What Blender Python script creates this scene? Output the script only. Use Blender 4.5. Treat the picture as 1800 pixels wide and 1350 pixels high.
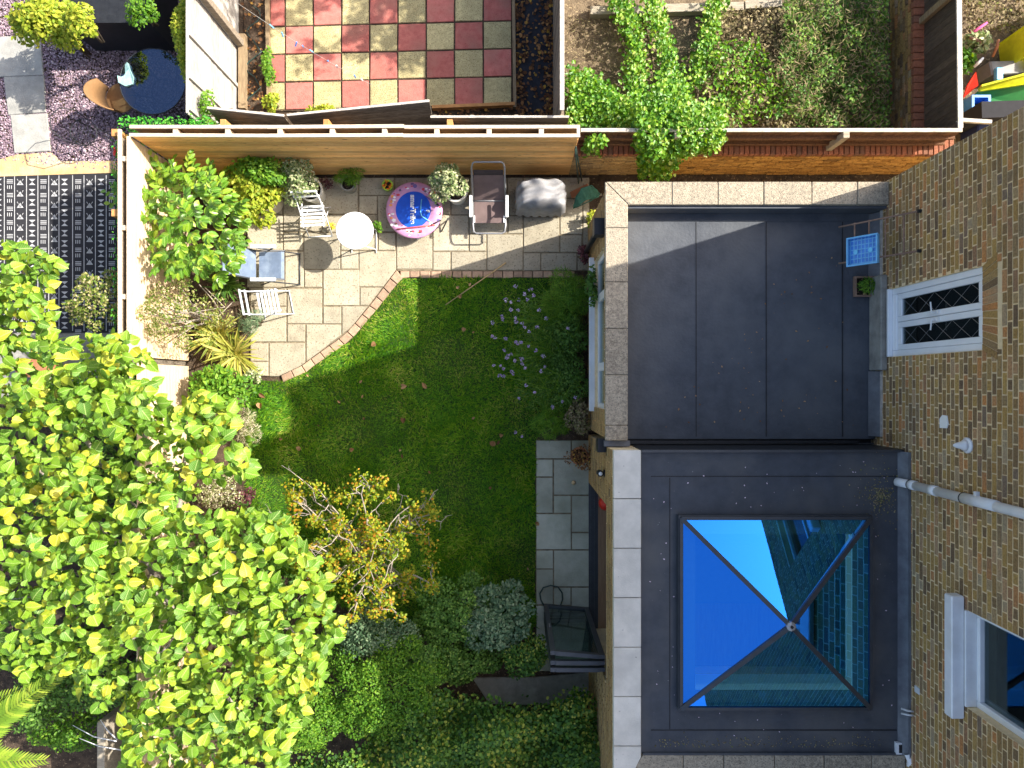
import bpy, math, random
import numpy as np
from mathutils import Vector, Matrix

random.seed(7)
rng = np.random.default_rng(11)
for o in list(bpy.data.objects):
    bpy.data.objects.remove(o)
scene = bpy.context.scene
col = scene.collection

# ------------------------------------------------------------------ camera, sky, sun, exposure
H = 11.5            # camera height over the gardens (m); drone looking straight down
F = 1240.0          # focal length in pixels of the 1800 px wide photograph
cam = bpy.data.cameras.new('camera')
cam.sensor_width = 36.0
cam.lens = 36.0 * F / 1800.0
cam.clip_end = 400.0
cam_ob = bpy.data.objects.new('camera', cam)
cam_ob.location = (0, 0, H)
col.objects.link(cam_ob)
scene.camera = cam_ob

SUN = Vector((1.15, 0.36, 1.0)).normalized()      # towards the sun
elev = math.asin(SUN.z)
azim = math.atan2(SUN.x, SUN.y)
world = bpy.data.worlds.new('World')
scene.world = world
world.use_nodes = True
wn = world.node_tree
wn.nodes.clear()
sky = wn.nodes.new('ShaderNodeTexSky')
sky.sky_type = 'NISHITA'
sky.sun_disc = False
sky.sun_elevation = elev
sky.sun_rotation = azim
sky.altitude = 50
sky.air_density = 1.0
sky.dust_density = 4.0
sky.ozone_density = 0.3
bg = wn.nodes.new('ShaderNodeBackground')
bg.inputs['Strength'].default_value = 0.15
wo = wn.nodes.new('ShaderNodeOutputWorld')
wn.links.new(sky.outputs[0], bg.inputs[0])
wn.links.new(bg.outputs[0], wo.inputs[0])

sl = bpy.data.lights.new('sun', 'SUN')
sl.energy = 5.0
sl.angle = math.radians(0.5)
sl.color = (1.0, 0.94, 0.84)
so = bpy.data.objects.new('sun', sl)
so.rotation_euler = SUN.to_track_quat('Z', 'Y').to_euler()
so.location = (20, 6, 20)
col.objects.link(so)

scene.view_settings.view_transform = 'Standard'
scene.view_settings.look = 'None'
scene.view_settings.exposure = 1.12
scene.view_settings.gamma = 1.0
scene.view_settings.use_curve_mapping = False
scene.cycles.max_bounces = 8
scene.cycles.diffuse_bounces = 4
scene.cycles.glossy_bounces = 4
scene.cycles.transmission_bounces = 6
scene.cycles.transparent_max_bounces = 12
scene.cycles.caustics_reflective = False
scene.cycles.caustics_refractive = False

# ------------------------------------------------------------------ helpers
def P(px, py, z=0.0):
    """survey point: where the line of sight through a photo pixel meets height z"""
    d = H - z
    return Vector(((px - 900) * d / F, (675 - py) * d / F, z))

def rnd(a, b):
    return random.uniform(a, b)

WL = {}     # world location of every object made here

def finish(o, label=None, cat=None, group=None, kind=None):
    if label: o['label'] = label
    if cat: o['category'] = cat
    if group: o['group'] = group
    if kind: o['kind'] = kind
    return o

def thing(name, label, cat, loc, group=None):
    o = bpy.data.objects.new(name, None)
    o.empty_display_size = 0.1
    o.location = loc
    col.objects.link(o)
    WL[o] = Vector(loc)
    return finish(o, label, cat, group)

def link(o, w, parent):
    col.objects.link(o)
    w = Vector(w)
    WL[o] = w
    if parent is not None:
        o.parent = parent
        o.location = w - WL[parent]
    else:
        o.location = w

def add_mesh(name, me, w, mat, parent=None, label=None, cat=None, group=None, kind=None):
    if mat is not None and not me.materials:
        me.materials.append(mat)
    o = bpy.data.objects.new(name, me)
    link(o, w, parent)
    return finish(o, label, cat, group, kind)

def frame_from(d, up=Vector((0, 0, 1))):
    d = Vector(d).normalized()
    s = d.cross(up)
    if s.length < 1e-5:
        s = d.cross(Vector((0, 1, 0)))
    s.normalize()
    return d, s, s.cross(d).normalized()

class MB:
    def __init__(self, M=None):
        self.v = []; self.f = []; self.M = M
    def pts(self, L):
        b = len(self.v)
        for p in L:
            p = Vector(p)
            self.v.append(self.M @ p if self.M is not None else p)
        return b
    def box(self, x0, y0, z0, x1, y1, z1):
        b = self.pts([(x0,y0,z0),(x1,y0,z0),(x1,y1,z0),(x0,y1,z0),(x0,y0,z1),(x1,y0,z1),(x1,y1,z1),(x0,y1,z1)])
        for q in ((3,2,1,0),(4,5,6,7),(0,1,5,4),(1,2,6,5),(2,3,7,6),(3,0,4,7)):
            self.f.append([b+i for i in q])
        return self
    def cbox(self, x0, y0, z0, x1, y1, z1, c=0.004):
        """box with chamfered edges on every side"""
        P8 = []
        def ring(z, i):
            return [(x0+i,y0,z),(x1-i,y0,z),(x1,y0+i,z),(x1,y1-i,z),(x1-i,y1,z),(x0+i,y1,z),(x0,y1-i,z),(x0,y0+i,z)]
        def ins(z):
            return [(x0+c*1.4,y0+c,z),(x1-c*1.4,y0+c,z),(x1-c,y0+c*1.4,z),(x1-c,y1-c*1.4,z),(x1-c*1.4,y1-c,z),(x0+c*1.4,y1-c,z),(x0+c,y1-c*1.4,z),(x0+c,y0+c*1.4,z)]
        rings = [ins(z0), ring(z0+c, c), ring(z1-c, c), ins(z1)]
        bs = [self.pts(r) for r in rings]
        self.f.append([bs[0]+i for i in range(7,-1,-1)])
        self.f.append([bs[3]+i for i in range(8)])
        for a, b in zip(bs[:-1], bs[1:]):
            for i in range(8):
                j = (i+1) % 8
                self.f.append([a+i, a+j, b+j, b+i])
        return self
    def prism(self, poly, z0, z1, ch=0.0):
        n = len(poly)
        area = sum(poly[i][0]*poly[(i+1)%n][1]-poly[(i+1)%n][0]*poly[i][1] for i in range(n))
        if area < 0: poly = poly[::-1]
        cx = sum(p[0] for p in poly)/n; cy = sum(p[1] for p in poly)/n
        b = self.pts([(p[0],p[1],z0) for p in poly])
        t = self.pts([(p[0],p[1],z1-ch) for p in poly])
        for i in range(n):
            j = (i+1) % n
            self.f.append([b+i,b+j,t+j,t+i])
        if ch > 0:
            q = []
            for p in poly:
                d = Vector((cx-p[0], cy-p[1])); l = d.length
                q.append((p[0]+d.x/l*ch*1.4, p[1]+d.y/l*ch*1.4, z1))
            u = self.pts(q)
            for i in range(n):
                j = (i+1) % n
                self.f.append([t+i,t+j,u+j,u+i])
            t = u
        self.f.append([t+i for i in range(n)])
        self.f.append([b+i for i in range(n-1,-1,-1)])
        return self
    def beam(self, a, b, w, h, up=(0,0,1)):
        a = Vector(a); b = Vector(b)
        d, s, u = frame_from(b-a, Vector(up))
        s = s*w/2; u = u*h/2
        k = self.pts([a-s-u,a+s-u,a+s+u,a-s+u,b-s-u,b+s-u,b+s+u,b-s+u])
        for q in ((0,1,2,3),(7,6,5,4),(1,0,4,5),(2,1,5,6),(3,2,6,7),(0,3,7,4)):
            self.f.append([k+i for i in q])
        return self
    def tube(self, path, r, n=8, closed=False, cap=True):
        path = [Vector(p) for p in path]
        m = len(path)
        rr = r if isinstance(r, (list, tuple)) else [r]*m
        base = []
        for i, p in enumerate(path):
            if closed:
                d = path[(i+1)%m]-path[i-1]
            else:
                d = path[min(i+1,m-1)]-path[max(i-1,0)]
            if d.length < 1e-9: d = Vector((0,0,1))
            d, s, u = frame_from(d)
            base.append(self.pts([p+(s*math.cos(2*math.pi*k/n)+u*math.sin(2*math.pi*k/n))*rr[i] for k in range(n)]))
        for i in range(m if closed else m-1):
            a = base[i]; b = base[(i+1)%m]
            for k in range(n):
                l = (k+1) % n
                self.f.append([a+k,b+k,b+l,a+l])
        if cap and not closed:
            self.f.append([base[0]+k for k in range(n)])
            self.f.append([base[-1]+k for k in range(n-1,-1,-1)])
        return self
    def lathe(self, prof, c, n=24, axis=None):
        c = Vector(c)
        A = Matrix.Identity(3)
        if axis is not None:
            A = Vector((0,0,1)).rotation_difference(Vector(axis)).to_matrix()
        bs = []
        for r, z in prof:
            bs.append(self.pts([c + A @ Vector((r*math.cos(2*math.pi*k/n), r*math.sin(2*math.pi*k/n), z)) for k in range(n)]))
        for a, b in zip(bs[:-1], bs[1:]):
            for k in range(n):
                l = (k+1) % n
                self.f.append([a+k,a+l,b+l,b+k])
        if prof[0][0] > 1e-6: self.f.append([bs[0]+k for k in range(n-1,-1,-1)])
        if prof[-1][0] > 1e-6: self.f.append([bs[-1]+k for k in range(n)])
        return self
    def quad(self, *L):
        b = self.pts(L)
        self.f.append([b+i for i in range(len(L))])
        return self
    def build(self, name, mat, parent=None, smooth=False, label=None, cat=None, group=None, kind=None, base=False):
        V = np.array([tuple(p) for p in self.v])
        c = (V.min(0)+V.max(0))/2
        if base: c[2] = V[:,2].min()
        me = bpy.data.meshes.new(name)
        me.from_pydata([tuple(x) for x in (V-c)], [], self.f)
        if smooth:
            me.polygons.foreach_set('use_smooth', [True]*len(me.polygons))
        me.update()
        return add_mesh(name, me, c, mat, parent, label, cat, group, kind)

def smooth_sharp(o, ang=40):
    me = o.data
    me.polygons.foreach_set('use_smooth', [True]*len(me.polygons))
    me.set_sharp_from_angle(angle=math.radians(ang))
    return o

# ---- materials -----------------------------------------------------------------
MATS = {}
def ramp_set(r, stops):
    cr = r.color_ramp
    while len(cr.elements) > 1: cr.elements.remove(cr.elements[-1])
    cr.elements[0].position = stops[0][0]; cr.elements[0].color = (*stops[0][1], 1)
    for p, c in stops[1:]:
        e = cr.elements.new(p); e.color = (*c, 1)

def mat(name, c1, c2=None, scale=8.0, rough=0.75, bump=0.0, bscale=60.0, detail=6.0, metal=0.0, spec=0.3,
        spots=None, stretch=(1,1,1), vary=0.0, lo=0.35, hi=0.65, coat=0.0, stain=None, stain_scale=1.2):
    """noise-mottled surface; spots=(colour, scale, threshold) adds specks; vary = brightness change per object and per island"""
    m = bpy.data.materials.new(name); m.use_nodes = True
    nt = m.node_tree; N = nt.nodes; L = nt.links
    b = N['Principled BSDF']
    b.inputs['Roughness'].default_value = rough
    b.inputs['Metallic'].default_value = metal
    b.inputs['Specular IOR Level'].default_value = spec
    b.inputs['Coat Weight'].default_value = coat
    g = N.new('ShaderNodeNewGeometry')
    mp = N.new('ShaderNodeMapping'); mp.inputs['Scale'].default_value = stretch
    L.new(g.outputs['Position'], mp.inputs['Vector'])
    vec = mp.outputs[0]
    if c2 is None: c2 = tuple(x*0.8 for x in c1)
    n1 = N.new('ShaderNodeTexNoise'); n1.inputs['Scale'].default_value = scale; n1.inputs['Detail'].default_value = detail
    n1.inputs['Roughness'].default_value = 0.65
    L.new(vec, n1.inputs['Vector'])
    r = N.new('ShaderNodeValToRGB'); ramp_set(r, [(lo, c2), (hi, c1)])
    L.new(n1.outputs['Fac'], r.inputs[0])
    out = r.outputs[0]
    if stain is not None:
        n3 = N.new('ShaderNodeTexNoise'); n3.inputs['Scale'].default_value = stain_scale; n3.inputs['Detail'].default_value = 4
        L.new(vec, n3.inputs['Vector'])
        r3 = N.new('ShaderNodeValToRGB'); ramp_set(r3, [(0.45, (0,0,0)), (0.72, (0.75,0.75,0.75))])
        L.new(n3.outputs['Fac'], r3.inputs[0])
        mx = N.new('ShaderNodeMix'); mx.data_type = 'RGBA'
        L.new(r3.outputs[0], mx.inputs[0]); L.new(out, mx.inputs[6]); mx.inputs[7].default_value = (*stain, 1)
        out = mx.outputs[2]
    if spots is not None:
        n2 = N.new('ShaderNodeTexNoise'); n2.inputs['Scale'].default_value = spots[1]; n2.inputs['Detail'].default_value = 3
        L.new(vec, n2.inputs['Vector'])
        r2 = N.new('ShaderNodeValToRGB'); ramp_set(r2, [(spots[2], (0,0,0)), (min(1,spots[2]+0.06), (1,1,1))])
        L.new(n2.outputs['Fac'], r2.inputs[0])
        mx = N.new('ShaderNodeMix'); mx.data_type = 'RGBA'
        L.new(r2.outputs[0], mx.inputs[0]); L.new(out, mx.inputs[6]); mx.inputs[7].default_value = (*spots[0], 1)
        out = mx.outputs[2]
    if vary > 0:
        oi = N.new('ShaderNodeObjectInfo')
        ad = N.new('ShaderNodeMath'); ad.operation = 'ADD'
        L.new(oi.outputs['Random'], ad.inputs[0]); L.new(g.outputs['Random Per Island'], ad.inputs[1])
        fr = N.new('ShaderNodeMath'); fr.operation = 'FRACT'; L.new(ad.outputs[0], fr.inputs[0])
        mr = N.new('ShaderNodeMapRange'); mr.inputs['To Min'].default_value = 1-vary; mr.inputs['To Max'].default_value = 1+vary
        L.new(fr.outputs[0], mr.inputs['Value'])
        mu = N.new('ShaderNodeMix'); mu.data_type = 'RGBA'; mu.blend_type = 'MULTIPLY'; mu.inputs[0].default_value = 1
        L.new(out, mu.inputs[6]); L.new(mr.outputs[0], mu.inputs[7])
        out = mu.outputs[2]
    L.new(out, b.inputs['Base Color'])
    if bump > 0:
        nb = N.new('ShaderNodeTexNoise'); nb.inputs['Scale'].default_value = bscale; nb.inputs['Detail'].default_value = 5
        L.new(vec, nb.inputs['Vector'])
        bp = N.new('ShaderNodeBump'); bp.inputs['Strength'].default_value = bump; bp.inputs['Distance'].default_value = 0.02
        L.new(nb.outputs['Fac'], bp.inputs['Height']); L.new(bp.outputs[0], b.inputs['Normal'])
    MATS[name] = m
    return m

def palette(name, stops, rough=0.85, trans=0.0, tcol=None, spec=0.25, noise=0.25, nscale=1.2, bump=0.0, sat=1.0, fine=0.0, veins=0.0):
    """colour picked per island / per object from a ramp, broad noise shifts it; optional translucency for leaves"""
    m = bpy.data.materials.new(name); m.use_nodes = True
    nt = m.node_tree; N = nt.nodes; L = nt.links
    b = N['Principled BSDF']; out = N['Material Output']
    b.inputs['Roughness'].default_value = rough
    b.inputs['Specular IOR Level'].default_value = spec
    g = N.new('ShaderNodeNewGeometry'); oi = N.new('ShaderNodeObjectInfo')
    ad = N.new('ShaderNodeMath'); ad.operation = 'ADD'
    L.new(oi.outputs['Random'], ad.inputs[0]); L.new(g.outputs['Random Per Island'], ad.inputs[1])
    fr = N.new('ShaderNodeMath'); fr.operation = 'FRACT'; L.new(ad.outputs[0], fr.inputs[0])
    n1 = N.new('ShaderNodeTexNoise'); n1.inputs['Scale'].default_value = nscale; n1.inputs['Detail'].default_value = 3
    L.new(g.outputs['Position'], n1.inputs['Vector'])
    ma = N.new('ShaderNodeMath'); ma.operation = 'MULTIPLY_ADD'
    L.new(n1.outputs['Fac'], ma.inputs[0]); ma.inputs[1].default_value = noise*4
    sub = N.new('ShaderNodeMath'); sub.operation = 'SUBTRACT'; L.new(fr.outputs[0], sub.inputs[0]); sub.inputs[1].default_value = noise*2
    L.new(sub.outputs[0], ma.inputs[2])
    r = N.new('ShaderNodeValToRGB'); ramp_set(r, stops)
    L.new(ma.outputs[0], r.inputs[0])
    c = r.outputs[0]
    if fine > 0:
        n2 = N.new('ShaderNodeTexNoise'); n2.inputs['Scale'].default_value = 45; n2.inputs['Detail'].default_value = 6
        L.new(g.outputs['Position'], n2.inputs['Vector'])
        mr = N.new('ShaderNodeMapRange'); mr.inputs['From Min'].default_value = 0.25; mr.inputs['From Max'].default_value = 0.75
        mr.inputs['To Min'].default_value = 1-fine; mr.inputs['To Max'].default_value = 1+fine
        L.new(n2.outputs['Fac'], mr.inputs['Value'])
        mu = N.new('ShaderNodeMix'); mu.data_type = 'RGBA'; mu.blend_type = 'MULTIPLY'; mu.inputs[0].default_value = 1
        L.new(c, mu.inputs[6]); L.new(mr.outputs[0], mu.inputs[7]); c = mu.outputs[2]
    if veins > 0:
        uvn = N.new('ShaderNodeUVMap'); uvn.uv_map = 'leaf'
        sp = N.new('ShaderNodeSeparateXYZ'); L.new(uvn.outputs[0], sp.inputs[0])
        def mth(op, a, b2=None, c2=None):
            q = N.new('ShaderNodeMath'); q.operation = op
            for i, v in enumerate((a, b2, c2)):
                if v is None: continue
                if isinstance(v, (int, float)): q.inputs[i].default_value = v
                else: L.new(v, q.inputs[i])
            return q.outputs[0]
        ax = mth('ABSOLUTE', mth('SUBTRACT', sp.outputs[0], .5))
        rib = mth('LESS_THAN', ax, .022)
        lat = mth('GREATER_THAN', mth('SINE', mth('MULTIPLY', mth('SUBTRACT', sp.outputs[1], mth('MULTIPLY', ax, .8)), 38.0)), .88)
        vm = mth('MAXIMUM', rib, mth('MULTIPLY', lat, .55))
        edge_ = mth('MULTIPLY', ax, -.55)
        mv = N.new('ShaderNodeMix'); mv.data_type = 'RGBA'; mv.blend_type = 'MIX'
        L.new(mth('MULTIPLY', vm, veins), mv.inputs[0]); L.new(c, mv.inputs[6]); mv.inputs[7].default_value = (.55,.62,.25,1)
        c = mv.outputs[2]
    L.new(c, b.inputs['Base Color'])
    if bump > 0:
        nb = N.new('ShaderNodeTexNoise'); nb.inputs['Scale'].default_value = 70; nb.inputs['Detail'].default_value = 5
        L.new(g.outputs['Position'], nb.inputs['Vector'])
        bp = N.new('ShaderNodeBump'); bp.inputs['Strength'].default_value = bump; bp.inputs['Distance'].default_value = 0.02
        L.new(nb.outputs['Fac'], bp.inputs['Height']); L.new(bp.outputs[0], b.inputs['Normal'])
    if trans > 0:
        t = N.new('ShaderNodeBsdfTranslucent')
        hs = N.new('ShaderNodeHueSaturation'); hs.inputs['Hue'].default_value = 0.485; hs.inputs['Saturation'].default_value = 1.1; hs.inputs['Value'].default_value = 1.5
        L.new(c, hs.inputs['Color']); L.new(hs.outputs[0], t.inputs['Color'])
        mx = N.new('ShaderNodeMixShader'); mx.inputs[0].default_value = trans
        L.new(b.outputs[0], mx.inputs[1]); L.new(t.outputs[0], mx.inputs[2]); L.new(mx.outputs[0], out.inputs[0])
    MATS[name] = m
    return m

def plain(name, c, rough=0.5, metal=0.0, spec=0.4, coat=0.0, alpha=1.0, trans=0.0):
    m = bpy.data.materials.new(name); m.use_nodes = True
    N = m.node_tree.nodes; L = m.node_tree.links
    b = N['Principled BSDF']
    n = N.new('ShaderNodeTexNoise'); n.inputs['Scale'].default_value = 14; n.inputs['Detail'].default_value = 5
    g = N.new('ShaderNodeNewGeometry'); L.new(g.outputs['Position'], n.inputs['Vector'])
    r = N.new('ShaderNodeValToRGB'); ramp_set(r, [(0.3, tuple(x*0.86 for x in c)), (0.7, tuple(min(1,x*1.06) for x in c))])
    L.new(n.outputs['Fac'], r.inputs[0]); L.new(r.outputs[0], b.inputs['Base Color'])
    b.inputs['Roughness'].default_value = rough; b.inputs['Metallic'].default_value = metal
    b.inputs['Specular IOR Level'].default_value = spec; b.inputs['Coat Weight'].default_value = coat
    b.inputs['Alpha'].default_value = alpha
    MATS[name] = m
    return m

def coated_glass(name, refl, through):
    """solar-control pane: reflects most of the blue, lets green and red through"""
    m = bpy.data.materials.new(name); m.use_nodes = True
    N = m.node_tree.nodes; L = m.node_tree.links
    N.remove(N['Principled BSDF'])
    gl = N.new('ShaderNodeBsdfGlossy'); gl.inputs['Color'].default_value = (*refl, 1); gl.inputs['Roughness'].default_value = 0.012
    tr = N.new('ShaderNodeBsdfTransparent'); tr.inputs['Color'].default_value = (*through, 1)
    ad = N.new('ShaderNodeAddShader')
    L.new(gl.outputs[0], ad.inputs[0]); L.new(tr.outputs[0], ad.inputs[1]); L.new(ad.outputs[0], N['Material Output'].inputs[0])
    MATS[name] = m
    return m

def tinted_glass(name, refl, refl_tint, through):
    """pane: mirror-like coating over see-through tinted glass, stronger reflection at grazing angles"""
    m = bpy.data.materials.new(name); m.use_nodes = True
    N = m.node_tree.nodes; L = m.node_tree.links
    N.remove(N['Principled BSDF'])
    gl = N.new('ShaderNodeBsdfGlossy'); gl.inputs['Color'].default_value = (*refl_tint, 1); gl.inputs['Roughness'].default_value = 0.015
    tr = N.new('ShaderNodeBsdfTransparent'); tr.inputs['Color'].default_value = (*through, 1)
    fr = N.new('ShaderNodeFresnel')
    ge = N.new('ShaderNodeNewGeometry'); io = N.new('ShaderNodeMapRange')      # same air-to-glass reflection from both faces
    io.inputs['To Min'].default_value = 1.5; io.inputs['To Max'].default_value = 1/1.5
    L.new(ge.outputs['Backfacing'], io.inputs['Value']); L.new(io.outputs[0], fr.inputs['IOR'])
    ma = N.new('ShaderNodeMath'); ma.operation = 'MULTIPLY_ADD'; ma.use_clamp = True
    L.new(fr.outputs[0], ma.inputs[0]); ma.inputs[1].default_value = 1-refl; ma.inputs[2].default_value = refl
    mx = N.new('ShaderNodeMixShader')
    L.new(ma.outputs[0], mx.inputs[0]); L.new(tr.outputs[0], mx.inputs[1]); L.new(gl.outputs[0], mx.inputs[2])
    L.new(mx.outputs[0], N['Material Output'].inputs[0])
    MATS[name] = m
    return m

# ---- leaves by numpy ------------------------------------------------------------
def tmpl(outline, mids, fold=0.15, droop=0.2):
    """leaf: outline half (list of (x,y) from base to tip, x>=0), mid points along the rib"""
    half = outline
    base = (0.0, half[0][1]) if half[0][0] > 0 else half[0]
    tip = half[-1]
    sides = [p for p in half[1:-1]]
    V = [base, tip] + [(0.0, y) for y in mids] + [(x, y) for x, y in sides] + [(-x, y) for x, y in sides]
    nm = len(mids); ns = len(sides)
    mid = [0] + [2+i for i in range(nm)] + [1]
    fs = []
    for s in (0, 1):
        sd = [0] + [2+nm+s*ns+i for i in range(ns)] + [1]
        i = j = 0
        while i < len(mid)-1 or j < len(sd)-1:
            ym = V[mid[i+1]][1] if i < len(mid)-1 else 9e9
            ysd = V[sd[j+1]][1] if j < len(sd)-1 else 9e9
            if j == 0 or (ysd <= ym and j < len(sd)-1):
                a, b2, c = mid[i], sd[j], sd[j+1]; j += 1
            else:
                a, b2, c = mid[i], sd[j], mid[i+1]; i += 1
            if len({a, b2, c}) == 3:
                fs.append((a, b2, c) if s == 0 else (a, c, b2))
    A = np.array([(x, y, fold*abs(x) - droop*y*y) for x, y in V])
    return A, np.array(fs)

T_RHOMB = (np.array([(0,0,0),(-.32,.45,.07),(0,1,-.06),(.32,.45,.07)]), np.array([(0,2,1),(0,3,2)]))
T_OVAL = tmpl([(0,0),(.16,.14),(.27,.38),(.25,.66),(.12,.88),(0,1)], [.33,.7], 0.28, 0.18)
T_HEART = tmpl([(0,0),(.2,-.1),(.42,.02),(.50,.27),(.41,.55),(.2,.84),(0,1.06)], [.28,.62], 0.38, 0.34)
T_HEART2 = tmpl([(0,0),(.18,-.08),(.40,.06),(.49,.22),(.47,.5),(.26,.78),(0,1.08)], [.25,.6], -0.30, 0.55)
T_HEART3 = tmpl([(0,0),(.22,-.12),(.44,.0),(.53,.3),(.38,.62),(.16,.86),(0,1.0)], [.3,.66], 0.62, 0.12)
T_BLADE = (np.array([(-.05,0,0),(.05,0,0),(.038,.55,-.06),(-.038,.55,-.06),(0,1,-.28)]), np.array([(0,1,2),(0,2,3),(3,2,4)]))
T_STRAP = (np.array([(-.035,0,0),(.035,0,0),(.05,.4,.02),(-.05,.4,.02),(.04,.75,-.1),(-.04,.75,-.1),(0,1,-.3),(0,.4,-.01),(0,.75,-.13)]),
           np.array([(0,1,2),(0,2,3),(3,7,8),(3,8,5),(7,2,4),(7,4,8),(5,8,6),(8,4,6)]))
T_CHIP = (np.array([(-.5,-.3,0),(.1,-.5,0),(.55,-.1,.0),(.3,.45,0),(-.4,.35,0),(-.42,-.24,.16),(.08,-.4,.2),(.45,-.08,.15),(.25,.36,.18),(-.33,.28,.17)]),
          np.array([(0,1,6),(0,6,5),(1,2,7),(1,7,6),(2,3,8),(2,8,7),(3,4,9),(3,9,8),(4,0,5),(4,5,9),(5,6,7),(5,7,8),(5,8,9)]))

def basis(nrm, az, roll=None):
    """N rotation matrices: z along nrm, y (leaf direction) at azimuth az in the tangent plane"""
    n = nrm/np.maximum(np.linalg.norm(nrm, axis=1, keepdims=True), 1e-9)
    d = np.stack([np.cos(az), np.sin(az), np.zeros_like(az)], 1)
    y = d - n*np.sum(d*n, 1, keepdims=True)
    bad = np.linalg.norm(y, axis=1) < 1e-3
    y[bad] = (0, 0, 1)
    y /= np.linalg.norm(y, axis=1, keepdims=True)
    x = np.cross(y, n)
    return np.stack([x, y, n], 2)

def scatter(name, T, pos, R, size, material, parent=None, smooth=False, wide=None, uv=False, **kw):
    V0, F0 = T
    if not isinstance(size, np.ndarray): size = np.full(len(pos), size)
    B = V0[None] * size[:, None, None]
    if wide is not None: B = B * np.stack([wide, np.ones_like(wide), np.ones_like(wide)], 1)[:, None, :]
    V = np.einsum('nij,nkj->nki', R, B) + pos[:, None, :]
    V = V.reshape(-1, 3)
    k = len(V0)
    Fi = (F0[None] + (np.arange(len(pos))*k)[:, None, None]).reshape(-1, 3)
    c = (V.min(0)+V.max(0))/2
    V = V - c
    me = bpy.data.meshes.new(name)
    me.vertices.add(len(V)); me.vertices.foreach_set('co', V.astype(np.float32).ravel())
    me.loops.add(Fi.size); me.loops.foreach_set('vertex_index', Fi.ravel().astype(np.int32))
    me.polygons.add(len(Fi)); me.polygons.foreach_set('loop_start', np.arange(0, Fi.size, 3, dtype=np.int32))
    if smooth: me.polygons.foreach_set('use_smooth', np.ones(len(Fi), dtype=bool))
    if uv:
        ul = me.uv_layers.new(name='leaf')
        uvs = np.column_stack([V0[:,0]+.5, V0[:,1]])[F0].reshape(-1, 2)
        ul.data.foreach_set('uv', np.tile(uvs, (len(pos), 1)).astype(np.float32).ravel())
    me.update(calc_edges=True)
    return add_mesh(name, me, c, material, parent, **kw)

def inpoly(pts, poly):
    x = pts[:,0]; y = pts[:,1]
    ins = np.zeros(len(pts), bool); n = len(poly)
    for i in range(n):
        x0, y0 = poly[i]; x1, y1 = poly[(i+1) % n]
        if y0 == y1: continue
        c = ((y0 > y) != (y1 > y)) & (x < (x1-x0)*(y-y0)/(y1-y0)+x0)
        ins ^= c
    return ins

def in_polygon(poly, n):
    """n random points inside a polygon of plan coordinates"""
    A = np.array(poly); lo = A.min(0); hi = A.max(0)
    out = np.zeros((0, 2))
    while len(out) < n:
        q = rng.uniform(lo, hi, (n*3, 2))
        out = np.vstack([out, q[inpoly(q, poly)]])
    return out[:n]

def gpoly(L, z=0.0):
    return [tuple(P(x, y, z))[:2] for x, y in L]

def spaced(pts, dist):
    keep = []
    for p in pts:
        if all((p[0]-q[0])**2+(p[1]-q[1])**2 > dist*dist for q in keep): keep.append(p)
    return np.array(keep)

def leaf_cloud(c, r, n, up=0.5, shell=0.55, flat=0.0):
    """points, normals, azimuths for leaves spread through an ellipsoid, most near its surface"""
    u = rng.normal(size=(n, 3)); u /= np.linalg.norm(u, axis=1, keepdims=True)
    u[:,2] = np.where(rng.random(n) < 0.75, np.abs(u[:,2]), u[:,2])
    rad = shell + (1-shell)*rng.random(n)**0.6
    pos = np.array(c) + u*rad[:,None]*np.array(r)
    nrm = u*(1-up) + np.array([0,0,1.0])*up + rng.normal(size=(n,3))*0.38
    az = np.arctan2(u[:,1], u[:,0]) + rng.normal(size=n)*0.9
    return pos, nrm, az

def shrub(name, label, cat, cx, cy, rx, ry, z1, n, size, T, material, z0=0.0, lumps=9, group=None, stem=None, lump=0.45, up=0.55,
          part='foliage', seed=None, flat=0.6, zc=None, smooth=False, stems=4):
    """bush seen round photo pixel (cx,cy) at its top height z1; rx, ry in photo pixels"""
    s = (H-z1)/F
    top = P(cx, cy, z1)
    RX, RY = rx*s, ry*s
    root = thing(name, label, cat, (top.x, top.y, z0), group)
    hh = z1-z0
    ps, ns, zs = [], [], []
    cs = []
    for i in range(lumps):
        a = i*2.399+rnd(-.3,.3); q = math.sqrt((i+0.4)/lumps)*(1-lump*0.55)
        lx = top.x+RX*q*math.cos(a); ly = top.y+RY*q*math.sin(a)
        k = lump*rnd(0.75, 1.25)
        lr = (RX*k, RY*k, min(max(RX,RY)*k, hh*0.5)*rnd(.8,1.1))
        lz = z0+hh*(0.97-0.45*q*q*rnd(0.7,1.3))-lr[2]
        cs.append((lx, ly, lz))
        p, m, z = leaf_cloud((lx,ly,max(lz, z0+lr[2]*0.6)), lr, n//lumps, up)
        ps.append(p); ns.append(m); zs.append(z)
    p = np.vstack(ps); m = np.vstack(ns); z = np.concatenate(zs)
    p[:,2] = np.maximum(p[:,2], z0+0.02)
    sz = size*rng.uniform(0.65, 1.3, len(p))
    scatter(part, T, p, basis(m, z), sz, material, root, kind='stuff', smooth=smooth)
    for i in range(min(stems, lumps)):
        q = cs[i]
        MB().tube([(top.x+rnd(-.04,.04), top.y+rnd(-.04,.04), z0-0.02), ((top.x+q[0])/2+rnd(-.05,.05), (top.y+q[1])/2+rnd(-.05,.05), z0+(q[2]-z0)*0.55), q],
                  [0.02, 0.014, 0.006], 6).build('stem', stem or MATS['bark'], root, smooth=True)
    return root

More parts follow.
